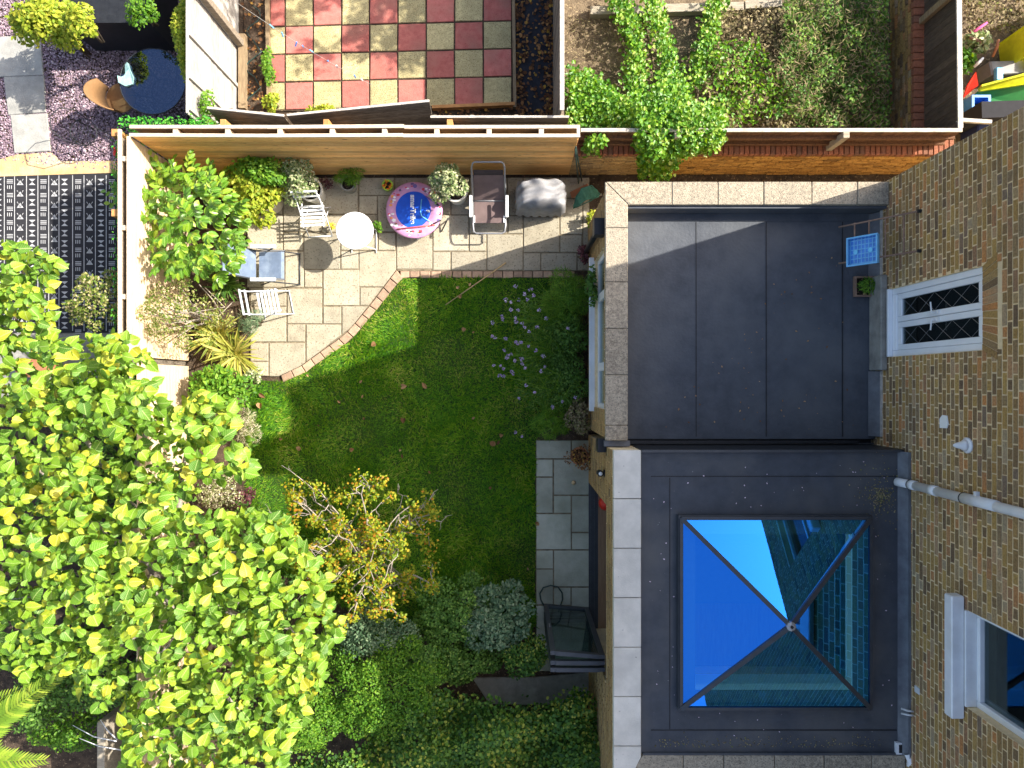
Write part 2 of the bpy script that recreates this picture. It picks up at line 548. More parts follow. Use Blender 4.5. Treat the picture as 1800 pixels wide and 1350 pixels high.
def brick_layout(length, z0, z1, openings=(), course=0.075, start=0.0):
    """Flemish bond: (u0, u1, z0, z1) of each brick, cut round the openings"""
    L = []
    k = 0; z = z0
    while z < z1-0.03:
        u = start - (0.0 if k % 2 == 0 else 0.165) - rnd(0, 0.03)
        i = 0
        while u < length:
            w = 0.2105 if i % 2 == 0 else 0.098
            a, b = max(u, 0), min(u+w, length)
            segs = [(a, b)] if b-a > 0.02 else []
            for (o0, o1, q0, q1) in openings:
                if z+0.065 > q0 and z < q1:
                    ns = []
                    for (a, b) in segs:
                        if b <= o0 or a >= o1: ns.append((a, b))
                        else:
                            if o0-a > 0.02: ns.append((a, o0))
                            if b-o1 > 0.02: ns.append((o1, b))
                    segs = ns
            for (a, b) in segs: L.append((a, b, z, min(z+0.059, z1)))
            u += w+0.0155; i += 1
        z += course; k += 1
    return L

def brick_mesh(name, L, O, u, n, material, parent, jit=0.003, proud=0.004, depth=0.03, kind='stuff'):
    """bricks of a layout joined into one part; O = world origin, u along the wall, n outward"""
    O = Vector(O); u = Vector(u); n = Vector(n); V = []; Fc = []
    for (a, b, z0, z1) in L:
        pr = rnd(0, proud)
        q = [(a,z0),(b,z0),(b,z1),(a,z1)]
        fr = [O+u*(s+rnd(-jit,jit))+Vector((0,0,t-O.z+rnd(-jit,jit)))+n*(pr+rnd(0,0.0015)) for s, t in q]
        bk = [O+u*s+Vector((0,0,t-O.z))-n*depth for s, t in q]
        k = len(V); V += fr+bk
        Fc += [[k,k+1,k+2,k+3],[k+4,k+5,k+1,k],[k+1,k+5,k+6,k+2],[k+2,k+6,k+7,k+3],[k+3,k+7,k+4,k]]
    m = MB(); m.v = V; m.f = Fc
    return m.build(name, material, parent, kind=kind)
# ------------------------------------------------------------------ materials
mat('bark', (.20,.15,.10), (.10,.075,.05), 30, .9, .4, 60)
mat('twig_pale', (.42,.37,.31), (.24,.20,.16), 25, .9, .3, 60)
mat('soil', (.085,.058,.038), (.035,.024,.016), 9, .95, .8, 40, spots=((.2,.15,.09), 30, .62))
mat('dry_earth', (.22,.165,.105), (.09,.065,.042), 7, .95, .8, 35, spots=((.36,.28,.16), 26, .6), stain=(.10,.075,.05), stain_scale=1.1)
mat('turf_soil', (.028,.065,.008), (.016,.04,.005), 6, .95, .4, 30)
mat('stone_slab', (.41,.365,.27), (.30,.265,.195), 5, .85, .45, 45, spots=((.22,.185,.125), 34, .585), vary=.14, stain=(.40,.37,.29), stain_scale=1.6)
mat('joint_mortar', (.25,.205,.135), (.13,.105,.07), 12, .95, .5, 50)
mat('edging_brick', (.42,.285,.195), (.30,.205,.14), 14, .9, .35, 70, vary=.22, spots=((.50,.38,.26), 40, .63))
mat('slate_slab', (.46,.46,.37), (.36,.365,.285), 4, .75, .25, 40, vary=.13, stain=(.20,.215,.15), stain_scale=1.3)
mat('concrete', (.34,.33,.29), (.20,.19,.17), 5, .9, .3, 60, vary=.06, stain=(.20,.19,.165))
mat('cast_coping', (.72,.68,.60), (.60,.57,.50), 4, .85, .2, 60, vary=.07, stain=(.46,.44,.39), stain_scale=2.3, spots=((.25,.24,.22), 20, .70))
mat('old_coping', (.43,.365,.27), (.20,.17,.13), 26, .92, .6, 60, spots=((.17,.145,.11), 55, .57), vary=.08, stain=(.34,.30,.23))
mat('roof_felt', (.083,.092,.108), (.060,.067,.080), 5, .8, .35, 26, detail=10, stain=(.115,.122,.132), stain_scale=1.1, spots=((.20,.20,.20), 120, .72))
mat('roof_membrane', (.064,.071,.085), (.046,.052,.063), 4, .62, .22, 9, stain=(.105,.104,.102), stain_scale=1.7, spots=((.32,.32,.31), 30, .74))
mat('lead', (.17,.18,.20), (.11,.115,.13), 6, .55, .15, 40, metal=.2)
mat('black_metal', (.022,.024,.028), (.014,.015,.018), 10, .45, .05, 40)
mat('anthracite', (.045,.050,.058), (.032,.036,.043), 9, .38, .03, 40, spec=.5)
mat('fence_new', (.88,.52,.20), (.72,.37,.11), 3.5, .7, .25, 50, stretch=(1,9,9), vary=.22, spots=((.30,.13,.04), 7, .64), detail=8)
mat('fence_west', (.74,.57,.38), (.60,.44,.28), 3.5, .7, .25, 50, stretch=(9,1,9), vary=.08, spots=((.40,.24,.12), 9, .69), detail=8)
mat('fence_rail', (.66,.55,.42), (.48,.38,.27), 5, .8, .3, 50, stretch=(3,8,8), vary=.08)
mat('post_orange', (.55,.28,.10), (.40,.19,.065), 8, .8, .3, 50)
mat('fence_old', (.30,.25,.19), (.15,.12,.09), 4, .92, .5, 40, stretch=(1.5,8,8), vary=.28, spots=((.07,.055,.04), 14, .64))
mat('fence_silver', (.46,.435,.40), (.32,.30,.27), 4, .9, .4, 40, stretch=(8,1.5,8), vary=.13, spots=((.25,.22,.19), 12, .66))
mat('fence_brown', (.17,.085,.045), (.095,.048,.027), 5, .9, .4, 40, stretch=(8,8,1.5), vary=.22)
mat('fence_dark', (.115,.082,.058), (.062,.045,.033), 5, .9, .4, 40, stretch=(8,8,1.5), vary=.25)
mat('cap_white', (.52,.48,.43), (.33,.30,.26), 12, .85, .3, 60, vary=.08)
mat('sleeper', (.30,.22,.13), (.19,.135,.08), 6, .9, .4, 40, stretch=(6,1,6))
mat('timber_grey', (.40,.35,.27), (.25,.215,.165), 6, .9, .4, 40, stretch=(1,6,6))
mat('paint_white', (.80,.81,.82), (.70,.71,.73), 5, .35, .03, 30, spec=.5, stain=(.62,.62,.61), stain_scale=3)
mat('upvc', (.82,.84,.86), (.74,.76,.79), 3, .3, .0, 30, spec=.5)
mat('sill_paint', (.66,.67,.68), (.55,.56,.57), 9, .7, .15, 60, spots=((.20,.19,.18), 34, .72))
mat('mortar', (.84,.66,.40), (.72,.55,.32), 18, .95, .5, 80, stain=(.55,.45,.31))
mat('old_mortar', (.42,.30,.15), (.26,.18,.09), 12, .95, .5, 80)
mat('floor_oak', (.32,.19,.11), (.24,.14,.08), 4, .5, .1, 40, stretch=(8,1,8))
mat('plaster', (.80,.80,.78), (.74,.74,.72), 4, .9)
mat('pale_cloth', (.30,.48,.47), (.20,.35,.35), 18, .8, .3, 40)
mat('terracotta', (.50,.21,.10), (.36,.145,.07), 10, .85, .25, 60)
mat('pot_white', (.74,.72,.66), (.60,.58,.52), 7, .6, .1, 40)
mat('pot_cream', (.60,.54,.42), (.48,.43,.33), 6, .7, .15, 40)
mat('compost', (.05,.034,.026), (.018,.012,.010), 30, .95, .9, 60, spots=((.22,.14,.09), 45, .62))
mat('weed_membrane', (.026,.027,.036), (.014,.015,.02), 8, .8, .5, 20)
mat('sandstone', (.58,.41,.20), (.44,.29,.13), 4, .9, .4, 40, stain=(.62,.50,.31), stain_scale=2.6)
mat('flag_grey', (.36,.355,.325), (.26,.255,.235), 5, .9, .3, 50, vary=.07, spots=((.16,.155,.14), 40, .68))
mat('tile_red', (.52,.17,.14), (.40,.115,.095), 10, .9, .5, 80, vary=.20, spots=((.24,.08,.06), 55, .63), stain=(.33,.16,.12), stain_scale=2.5)
mat('tile_buff', (.55,.475,.25), (.40,.34,.17), 16, .95, .7, 70, vary=.16, spots=((.17,.135,.06), 60, .57), stain=(.29,.25,.13), stain_scale=2.2)
mat('canvas_brown', (.17,.12,.115), (.135,.095,.09), 6, .85, .15, 200)
mat('canvas_dark', (.06,.045,.045), (.045,.035,.035), 6, .85, .1, 200)
mat('textilene', (.15,.20,.29), (.115,.155,.23), 8, .7, .2, 260, stain=(.26,.32,.40), stain_scale=5)
mat('cover_grey', (.30,.30,.31), (.17,.17,.18), 4, .6, .1, 30)
mat('tube_grey', (.40,.40,.41), (.33,.33,.34), 8, .35, 0, 30, metal=.5)
mat('net_green', (.05,.17,.13), (.03,.11,.085), 14, .7, .3, 60)
mat('rust', (.30,.19,.135), (.20,.125,.09), 14, .8, .3, 60)
mat('bamboo', (.55,.40,.20), (.42,.30,.14), 8, .7, .1, 40)
mat('hose', (.025,.055,.05), (.015,.035,.03), 8, .4)
plain('white_enamel', (.86,.87,.88), .35)
plain('chair_grey', (.55,.58,.62), .45)
plain('blue_plastic', (.07,.27,.72), .35)
plain('crate_blue', (.16,.48,.80), .4)
plain('trampoline_blue', (.005,.09,.62), .55)
plain('trampoline_pink', (.60,.30,.50), .6)
plain('print_white', (.86,.86,.88), .6)
plain('print_red', (.65,.07,.10), .6)
plain('print_orange', (.80,.33,.08), .6)
plain('print_purple', (.19,.13,.36), .6)
plain('print_pale', (.78,.62,.72), .6)
plain('print_cyan', (.18,.58,.85), .6)
plain('pipe_red', (.60,.12,.12), .4)
plain('lime_plastic', (.35,.62,.06), .4)
plain('toy_yellow', (.62,.64,.02), .4)
plain('toy_red', (.80,.04,.02), .4)
plain('toy_green', (.03,.22,.06), .5)
plain('toy_grey', (.26,.25,.24), .6)
plain('pink_cloth', (.72,.10,.28), .8)
plain('navy', (.02,.03,.10), .6)
plain('rug_black', (.022,.022,.026), .95)
plain('rug_white', (.42,.42,.42), .95)
plain('wicker', (.22,.12,.05), .8)
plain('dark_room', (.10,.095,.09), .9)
plain('cable_white', (.6,.6,.6), .5)
plain('black_rubber', (.02,.02,.022), .5)
coated_glass('skylight_glass', (.03,.29,.95), (.40,.62,.60))
tinted_glass('window_glass', .01, (.75,.85,.75), (.55,.6,.62))
tinted_glass('table_glass', .10, (.45,.6,.95), (.55,.62,.62))
tinted_glass('door_glass', .06, (.8,.9,.95), (.55,.66,.60))

STOCK = [(0,(.16,.105,.065)),(.14,(.24,.155,.075)),(.3,(.33,.20,.072)),(.45,(.43,.275,.092)),(.58,(.25,.175,.10)),(.7,(.37,.22,.078)),(.8,(.35,.275,.175)),(.9,(.49,.22,.078)),(1,(.21,.15,.105))]
palette('stock_brick', STOCK, .92, noise=.10, nscale=.8, bump=.5, fine=.35)
palette('yellow_brick', [(0,(.30,.19,.085)),(.35,(.40,.26,.11)),(.7,(.46,.31,.14)),(1,(.22,.15,.08))], .92, noise=.1, bump=.5, fine=.3)
palette('ochre_brick', [(0,(.30,.16,.045)),(.35,(.46,.25,.07)),(.7,(.54,.31,.09)),(1,(.20,.11,.04))], .92, noise=.15, bump=.5, fine=.35)
palette('red_brick', [(0,(.21,.085,.05)),(.5,(.29,.11,.06)),(1,(.17,.085,.055))], .92, noise=.1, bump=.4, fine=.25)

G = palette
G('leaf_catalpa', [(0,(.05,.14,.008)),(.3,(.105,.235,.010)),(.6,(.165,.30,.013)),(.86,(.245,.345,.017)),(1,(.38,.36,.018))], .55, .18, noise=.14, nscale=.9, spec=.35, fine=.22, veins=.5)
G('leaf_laurel', [(0,(.05,.15,.007)),(.5,(.10,.245,.010)),(.8,(.18,.33,.014)),(1,(.32,.41,.03))], .36, .25, noise=.15, spec=.5, fine=.15, veins=.3)
G('leaf_lime', [(0,(.16,.25,.02)),(.5,(.30,.37,.03)),(1,(.48,.47,.06))], .5, .35, noise=.15)
G('leaf_mid', [(0,(.05,.145,.010)),(.5,(.10,.24,.018)),(1,(.20,.34,.03))], .5, .3, noise=.2)
G('leaf_ivy', [(0,(.05,.16,.010)),(.5,(.11,.28,.015)),(.85,(.23,.39,.025)),(1,(.40,.48,.12))], .42, .3, noise=.2, spec=.45)
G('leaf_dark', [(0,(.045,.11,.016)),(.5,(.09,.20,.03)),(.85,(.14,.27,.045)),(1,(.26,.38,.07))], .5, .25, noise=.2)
G('leaf_ivydark', [(0,(.03,.085,.018)),(.5,(.075,.18,.026)),(.85,(.17,.29,.04)),(1,(.42,.44,.07))], .45, .25, noise=.22)
G('leaf_blue', [(0,(.05,.105,.05)),(.5,(.105,.185,.09)),(1,(.25,.32,.18))], .6, .2, noise=.25)
G('leaf_varieg', [(0,(.10,.17,.05)),(.45,(.25,.32,.13)),(.8,(.48,.50,.28)),(1,(.66,.64,.42))], .5, .25, noise=.12)
G('leaf_pale', [(0,(.11,.15,.04)),(.4,(.26,.29,.10)),(.75,(.52,.48,.32)),(1,(.74,.66,.52))], .6, .3, noise=.1)
G('leaf_orange', [(0,(.09,.17,.012)),(.35,(.20,.28,.016)),(.65,(.33,.35,.02)),(.88,(.44,.30,.02)),(1,(.44,.18,.02))], .55, .35, noise=.2, nscale=2.2)
G('leaf_rose', [(0,(.07,.13,.015)),(.45,(.17,.23,.04)),(.8,(.33,.31,.11)),(1,(.55,.47,.30))], .6, .3, noise=.12)
G('leaf_plum', [(0,(.05,.018,.022)),(.6,(.12,.04,.045)),(1,(.25,.10,.11))], .5, .2)
G('leaf_strap', [(0,(.14,.19,.03)),(.5,(.36,.36,.06)),(1,(.62,.55,.16))], .5, .25, noise=.1)
G('leaf_dry', [(0,(.13,.065,.03)),(.5,(.30,.165,.075)),(1,(.46,.31,.17))], .85, .15, noise=.1)
G('leaf_litter', [(0,(.06,.03,.018)),(.5,(.19,.085,.035)),(.85,(.33,.165,.06)),(1,(.50,.30,.05))], .85, .1, noise=.1)
G('leaf_dead', [(0,(.08,.065,.03)),(.4,(.20,.165,.085)),(.8,(.36,.29,.17)),(1,(.20,.22,.06))], .9, .15, noise=.2)
G('leaf_turfhedge', [(0,(.03,.20,.02)),(.6,(.06,.34,.03)),(1,(.20,.50,.06))], .5, .2)
G('leaf_palm', [(0,(.12,.22,.02)),(.6,(.22,.33,.03)),(1,(.34,.42,.05))], .45, .3)
G('grass_blade', [(0,(.035,.14,.004)),(.35,(.070,.225,.006)),(.7,(.14,.31,.008)),(.92,(.25,.38,.015)),(1,(.40,.42,.08))], .6, .35, noise=.3, nscale=1.3)
G('petal_violet', [(0,(.26,.17,.36)),(.6,(.40,.30,.52)),(1,(.66,.58,.68))], .7, .25)
G('petal_mixed', [(0,(.75,.10,.03)),(.6,(.85,.30,.03)),(1,(.85,.65,.05))], .6, .2)
G('petal_yellow', [(0,(.60,.48,.03)),(1,(.80,.66,.10))], .6, .2)
G('slate_chip', [(0,(.11,.075,.095)),(.5,(.24,.165,.205)),(.85,(.38,.28,.325)),(1,(.54,.44,.48))], .75, noise=.12, spec=.35)
# ------------------------------------------------------------------ ground and paved surfaces
WALLX = 4.87            # garden face of the house wall
HOUSE_N = 2.64          # its north corner
EXT_X = 1.25            # garden face of the extensions

g = MB().box(-40, -40, -0.3, 40, 40, -0.045).build('ground', MATS['soil'], kind='structure')
E_IN = [(697,473),(690,482),(671,508),(649,537),(615.5,577),(601,591),(587,601),(560,620),(543,632),(530,642),(493,659.5)]
E_OUT = [(708,489),(703,492),(682,519),(661,545),(626,587),(612,601),(597,611),(569,631),(551,643),(538,654),(497,672)]
lawn_poly = gpoly([(735,489),(984,489),(1000,500),(1010,620),(1000,760),(941,775),(941,1100),(880,1120),(700,1110),(470,1000),(436,930),(430,800),(436,690),(455,668)] + E_OUT[::-1] )
m = MB().prism(lawn_poly, -0.06, -0.02)
m.build('lawn', MATS['turf_soil'], kind='structure')
bed = MB().prism(gpoly([(325,300),(436,330),(436,690),(430,1000),(320,1000)]), -0.06, -0.03).build('flower_bed', MATS['soil'], kind='structure')
bed = MB().prism(gpoly([(965,480),(1036,476),(1036,774),(942,774),(985,700)]), -0.06, -0.012).build('flower_bed', MATS['soil'], kind='structure')

def clip(poly, a, b):
    """keep the part of poly on the left of a->b"""
    out = []
    n = len(poly)
    f = lambda p: (b[0]-a[0])*(p[1]-a[1])-(b[1]-a[1])*(p[0]-a[0])
    for i in range(n):
        p, q = poly[i], poly[(i+1) % n]
        fp, fq = f(p), f(q)
        if fp >= 0: out.append(p)
        if fp*fq < 0:
            t = fp/(fp-fq); out.append((p[0]+t*(q[0]-p[0]), p[1]+t*(q[1]-p[1])))
    return out

patio = MB().prism(gpoly([(434,312),(1036,312),(1036,476),(700,476)]+E_IN+[(471,661),(440,661)]), -0.05, -0.012).build('patio', MATS['joint_mortar'], kind='structure')
SL = [(434,312,466,344),(467,312,497,344),(434,345,463,376),(464,345,496,376),(434,378,497,440),(498,312,565,344),(498,345,565,407),(566,312,629,376),
 (631,312,693,343),(631,344,663,376),(664,344,695,407),(566,377,630,408),(631,377,663,408),(694,312,760,345),(696,346,760,407),
 (498,409,532,440),(534,409,598,473),(599,409,664,440),(665,409,695,440),(599,441,630,473),(631,441,696,504),(501,442,534,505),(535,474,566,505),
 (568,474,632,537),(633,505,700,537),(697,408,760,473),(434,441,500,505),(440,506,503,538),(505,507,566,569),(568,539,600,569),(601,538,680,600),
 (440,539,503,601),(505,570,536,601),(538,570,600,640),(473,602.5,536.5,662),(440,602.5,471.5,635),(440,636,471.5,661),
 (761,312,824,345),(761,346,792,377),(793,346,824,377),(825,312,891,378),(761,378,824,441.5),(825,379,892,410.5),(893,379,919,410.5),(825,411.5,855,441.5),
 (856,411.5,919,475),(761,442.5,792,475),(793,442.5,855,475),(892,312,919,378),(920,312,983,357),(920,358,951,380),(952,358,983,380),(920,381,983.5,443.5),
 (920,444.5,950,475.5),(951,444.5,1014,475.5),(984.5,349,1024,412),(984.5,413,1023,443.5),(984.5,312,1036,348),(1015,444.5,1036,475.5),(1025,349,1036,443.5)]
edge = gpoly(E_IN)
for (x0,y0,x1,y1) in SL:
    i = 0.55
    q = gpoly([(x0+i,y1-i),(x1-i,y1-i),(x1-i,y0+i),(x0+i,y0+i)])      # counter-clockwise in plan
    if y1 > 474 and x0 < 700:
        for a, b in zip(edge[:-1], edge[1:]):
            if len(q) > 2: q = clip(q, b, a)
    if len(q) > 2:
        q = [(p[0]+rnd(-.002,.002), p[1]+rnd(-.002,.002)) for p in q]
        MB().prism(q, -0.03, rnd(-.002,.005), 0.006).build('slab', MATS['stone_slab'], patio)
# brick edging along the lawn
ep = [P(*p) for p in E_IN]; eo = [P(*p) for p in E_OUT]
dist = [0]
for a, b in zip(ep[:-1], ep[1:]): dist.append(dist[-1]+(b-a).length)
def along(L, t):
    for i in range(len(dist)-1):
        if t <= dist[i+1] or i == len(dist)-2:
            k = (t-dist[i])/(dist[i+1]-dist[i]); return L[i].lerp(L[i+1], k)
nb = 14
for i in range(nb):
    t0 = dist[-1]*i/nb+0.006; t1 = dist[-1]*(i+1)/nb-0.006
    a, b, c, d = along(ep,t0), along(ep,t1), along(eo,t1), along(eo,t0)
    a = a.lerp(d, .07); b = b.lerp(c, .07)
    MB().prism([tuple(v)[:2] for v in (a,b,c,d)], -0.05, rnd(.0,.008), 0.008).build('edging_brick', MATS['edging_brick'], patio)
x = 703.0
while x < 1010:
    w = rnd(16,19.5)
    MB().prism(gpoly([(x+.6,488+rnd(-1,1)),(x+w-.6,488+rnd(-1,1)),(x+w-.6,476.6),(x+.6,476.6)]), -0.05, rnd(-.004,.008), 0.008).build('edging_brick', MATS['edging_brick'], patio)
    x += w
# grey path by the folding doors
path = MB().prism(gpoly([(942,774),(1037,774),(1037,1180),(942,1180)]), -0.05, -0.014).build('path', MATS['joint_mortar'], kind='structure')
for (x0,y0,x1,y1) in [(942.5,774,1004,806),(1005,774,1036,806),(942.5,807.5,972,838),(973.5,807.5,1036,870),(942.5,839.5,972,902),(973.5,871.5,1004,902),(1005,871.5,1036,935.5),(942.5,903.5,1004,966),
   (1005,937,1036,966),(973.5,967.5,1036,1031.5),(942.5,967.5,972.5,1000),(942.5,1001,972.5,1063),(973.5,1033,1003.5,1064),(1004.5,1033,1036,1076),(942.5,1065,1003.5,1127),(1004.5,1077,1036,1127),(942.5,1128,1036,1180)]:
    i = .6
    MB().prism(gpoly([(x0+i,y1-i),(x1-i,y1-i),(x1-i,y0+i),(x0+i,y0+i)]), -0.03, rnd(-.003,.004), 0.004).build('slab', MATS['slate_slab'], path)
strip = MB().prism(gpoly([(830,1192),(940,1192),(1036,1182),(1036,1238),(940,1240),(860,1238)]), -0.05, 0.0, .01).build('concrete_strip', MATS['concrete'], kind='structure')

# neighbour's chequered paving
tiles = MB().prism(gpoly([(470,-60),(902,-60),(902,190),(470,195)]), -0.05, -0.016).build('chequered_paving', MATS['soil'], kind='structure')
gx = [474,501,550.5,600,649.5,699,749,799,849.5,900]
for r in range(-1, 4):
    for c in range(9):
        x0, x1 = gx[c], gx[c+1]
        tl = lambda x: -(x-474)*11/426*1.0
        yb = 47+49*r
        y1a, y1b = yb+tl(x0), yb+tl(x1)
        q = gpoly([(x0+1.4,y1a-1.4),(x1-1.4,y1b-1.4),(x1-1.4,y1b-47.6),(x0+1.4,y1a-47.6)])
        q = [(p[0]+rnd(-.004,.004), p[1]+rnd(-.004,.004)) for p in q]
        MB().prism(q, -0.03, rnd(-.002,.007), 0.006).build('tile', MATS['tile_red' if (r+c) % 2 == 0 else 'tile_buff'], tiles)
MB().beam(P(470,-40,.02), P(474,192,.02), .06, .10).build('edging_board', MATS['sleeper'], tiles)
MB().beam(P(902,-40,.02), P(905,190,.02), .05, .10).build('edging_board', MATS['sleeper'], tiles)
MB().beam(P(760,190,.03), P(905,184,.03), .05, .12).build('edging_board', MATS['post_orange'], tiles)
MB().prism(gpoly([(906,-60),(975,-60),(975,215),(906,215)]), -0.05, -0.015).build('weed_membrane', MATS['weed_membrane'], kind='structure')
MB().prism(gpoly([(428,-60),(470,-60),(472,200),(428,200)]), -0.05, -0.02).build('border_soil', MATS['soil'], kind='structure')
MB().prism(gpoly([(980,-80),(1610,-80),(1610,300),(980,300)]), -0.06, -0.022).build('dry_garden_ground', MATS['dry_earth'], kind='structure')
MB().prism(gpoly([(1625,-80),(1900,-80),(1900,300),(1625,300)]), -0.06, -0.022).build('yard_ground', MATS['dry_earth'], kind='structure')
# neighbour's slate garden
MB().prism(gpoly([(-200,-80),(330,-80),(330,268),(-200,268)]), -0.06, -0.012).build('slate_bed', MATS['soil'], kind='structure')
n = 30000
pp = in_polygon(gpoly([(-20,-30),(329,-30),(329,285),(190,300),(-20,280)]), n)
pos = np.column_stack([pp, rng.uniform(-.012,.012,n)])
nm = np.column_stack([rng.normal(0,.35,n), rng.normal(0,.35,n), np.ones(n)])
scatter('slate_chips', T_CHIP, pos, basis(nm, rng.uniform(0,6.28,n)), rng.uniform(.014,.036,n), MATS['slate_chip'],
        label='plum slate chippings covering the neighbouring garden', cat='gravel', kind='stuff')
flags = MB().prism(gpoly([(-40,60),(84,60),(90,270),(-30,270)]), -0.06, -0.02).build('stepping_path', MATS['soil'], kind='structure')
for q in ([(-6,66),(72,62),(78,133),(0,136)],[(8,136),(79,134),(82,198),(16,203)],[(20,203),(84,200),(90,266),(27,270)]):
    MB().prism(gpoly(q), -0.03, .028, .008).build('flagstone', MATS['flag_grey'], flags)
MB().prism(gpoly([(-40,292),(28,272),(90,268),(110,284),(205,283),(205,304),(-40,312)]), -0.05, .012, .008).build('sandstone_strip', MATS['sandstone'], kind='structure')
MB().prism(gpoly([(-60,305),(208,303),(208,700),(-60,700)]), -0.05, -0.01).build('rug_base_paving', MATS['concrete'], kind='structure')
# ------------------------------------------------------------------ the house
house = thing('house', 'tall stock brick house wall with white glazed doors and sash window', 'house', (WALLX, -2.0, 0))
DOOR = (.35, 1.22, 2.43, 4.20)      # y0 y1 z0 z1
WIN = (-3.46, -2.42, 3.93, 5.45)
UPW = (-.35, .75, 5.25, 6.7)
S0 = -13.0
def wall_boxes(m, x0, x1, ya, yb, za, zb, ops):
    ys = sorted({ya, yb, *[o[0] for o in ops], *[o[1] for o in ops]})
    for a, b in zip(ys[:-1], ys[1:]):
        hs = sorted([(o[2], o[3]) for o in ops if o[0] <= a+1e-6 and o[1] >= b-1e-6])
        z = za
        for q0, q1 in hs:
            if q0 > z: m.box(x0, a, z, x1, b, q0)
            z = q1
        if zb > z: m.box(x0, a, z, x1, b, zb)
m = MB(); wall_boxes(m, WALLX+.0008, WALLX+.33, S0, HOUSE_N, 0, 7.4, [DOOR, WIN, UPW])
m.box(WALLX+.34, HOUSE_N-.33, 0, 12, HOUSE_N, 7.4)
m.box(WALLX+.34, S0, 0, 12, S0+.3, 7.4)
m.box(11.7, S0+.31, 0, 12, HOUSE_N-.34, 7.4)
hwall = m.build('wall', MATS['mortar'], house)
MB().box(WALLX+.35, S0+.32, 7.0, 11.69, HOUSE_N-.35, 7.2).build('roof', MATS['roof_felt'], house)
MB().box(WALLX+.35, S0+.32, 2.2, 11.69, HOUSE_N-.35, 2.4).build('floor', MATS['floor_oak'], house)
ch = MB().box(WALLX+.02, 1.39, 7.401, WALLX+.75, 1.90, 7.95).box(WALLX-.01, 1.36, 7.86, WALLX+.78, 1.93, 7.90).build('chimney', MATS['stock_brick'], house)
for k in range(2): MB().lathe([(.10,0),(.09,.2),(.10,.22),(.10,.24)], (WALLX+.30+.28*k, 1.645, 7.95), 14).build('chimney_pot', MATS['terracotta'], ch)
L = brick_layout(HOUSE_N-S0, 1.95, 7.4, [(o[0]-S0-.004, o[1]-S0+.004, o[2], o[3]+(.235 if o is DOOR else 0)) for o in (DOOR, WIN, UPW)])
def vis(b):
    y = S0+(b[0]+b[1])/2; z = b[3]
    d = H-z
    px = 900+WALLX*F/d; py = 675-y*F/d
    return -d if (px < 1798 and 2 < py < 1348) else -99
order = sorted(range(len(L)), key=lambda i: -vis(L[i]))
near = set(order[:300])
brick_mesh('brick_courses', [L[i] for i in range(len(L)) if i not in near], (WALLX, S0, 0), (0,1,0), (-1,0,0), MATS['stock_brick'], hwall)
for i in near:
    a, b, z0, z1 = L[i]
    pr = rnd(.0015, .006)
    j = lambda: rnd(-.003, .003)
    q = MB()
    fr = [(WALLX-pr, S0+a+j(), z0+j()),(WALLX-pr, S0+b+j(), z0+j()),(WALLX-pr, S0+b+j(), z1+j()),(WALLX-pr, S0+a+j(), z1+j())]
    bk = [(WALLX+.03, S0+a, z0),(WALLX+.03, S0+b, z0),(WALLX+.03, S0+b, z1),(WALLX+.03, S0+a, z1)]
    k = q.pts(fr+bk)
    q.f += [[k,k+1,k+2,k+3],[k+4,k+5,k+1,k],[k+1,k+5,k+6,k+2],[k+2,k+6,k+7,k+3],[k+3,k+7,k+4,k]]
    q.build('brick', MATS['stock_brick'], hwall)
# gauged arch over the glazed doors
na = 13
for i in range(na):
    t0 = (i+.06)/na; t1 = (i+.94)/na
    lo = lambda t: DOOR[0]+(DOOR[1]-DOOR[0])*t
    hi = lambda t: DOOR[0]-.11+(DOOR[1]-DOOR[0]+.22)*t
    q = MB(); pr = rnd(.002,.008)
    k = q.pts([(WALLX-pr,lo(t0),4.205),(WALLX-pr,lo(t1),4.205),(WALLX-pr,hi(t1),4.425),(WALLX-pr,hi(t0),4.425),
               (WALLX+.03,lo(t0),4.205),(WALLX+.03,lo(t1),4.205),(WALLX+.03,hi(t1),4.425),(WALLX+.03,hi(t0),4.425)])
    q.f += [[k,k+1,k+2,k+3],[k+4,k+5,k+1,k],[k+1,k+5,k+6,k+2],[k+2,k+6,k+7,k+3],[k+3,k+7,k+4,k]]
    q.build('arch_brick', MATS['stock_brick'], hwall)

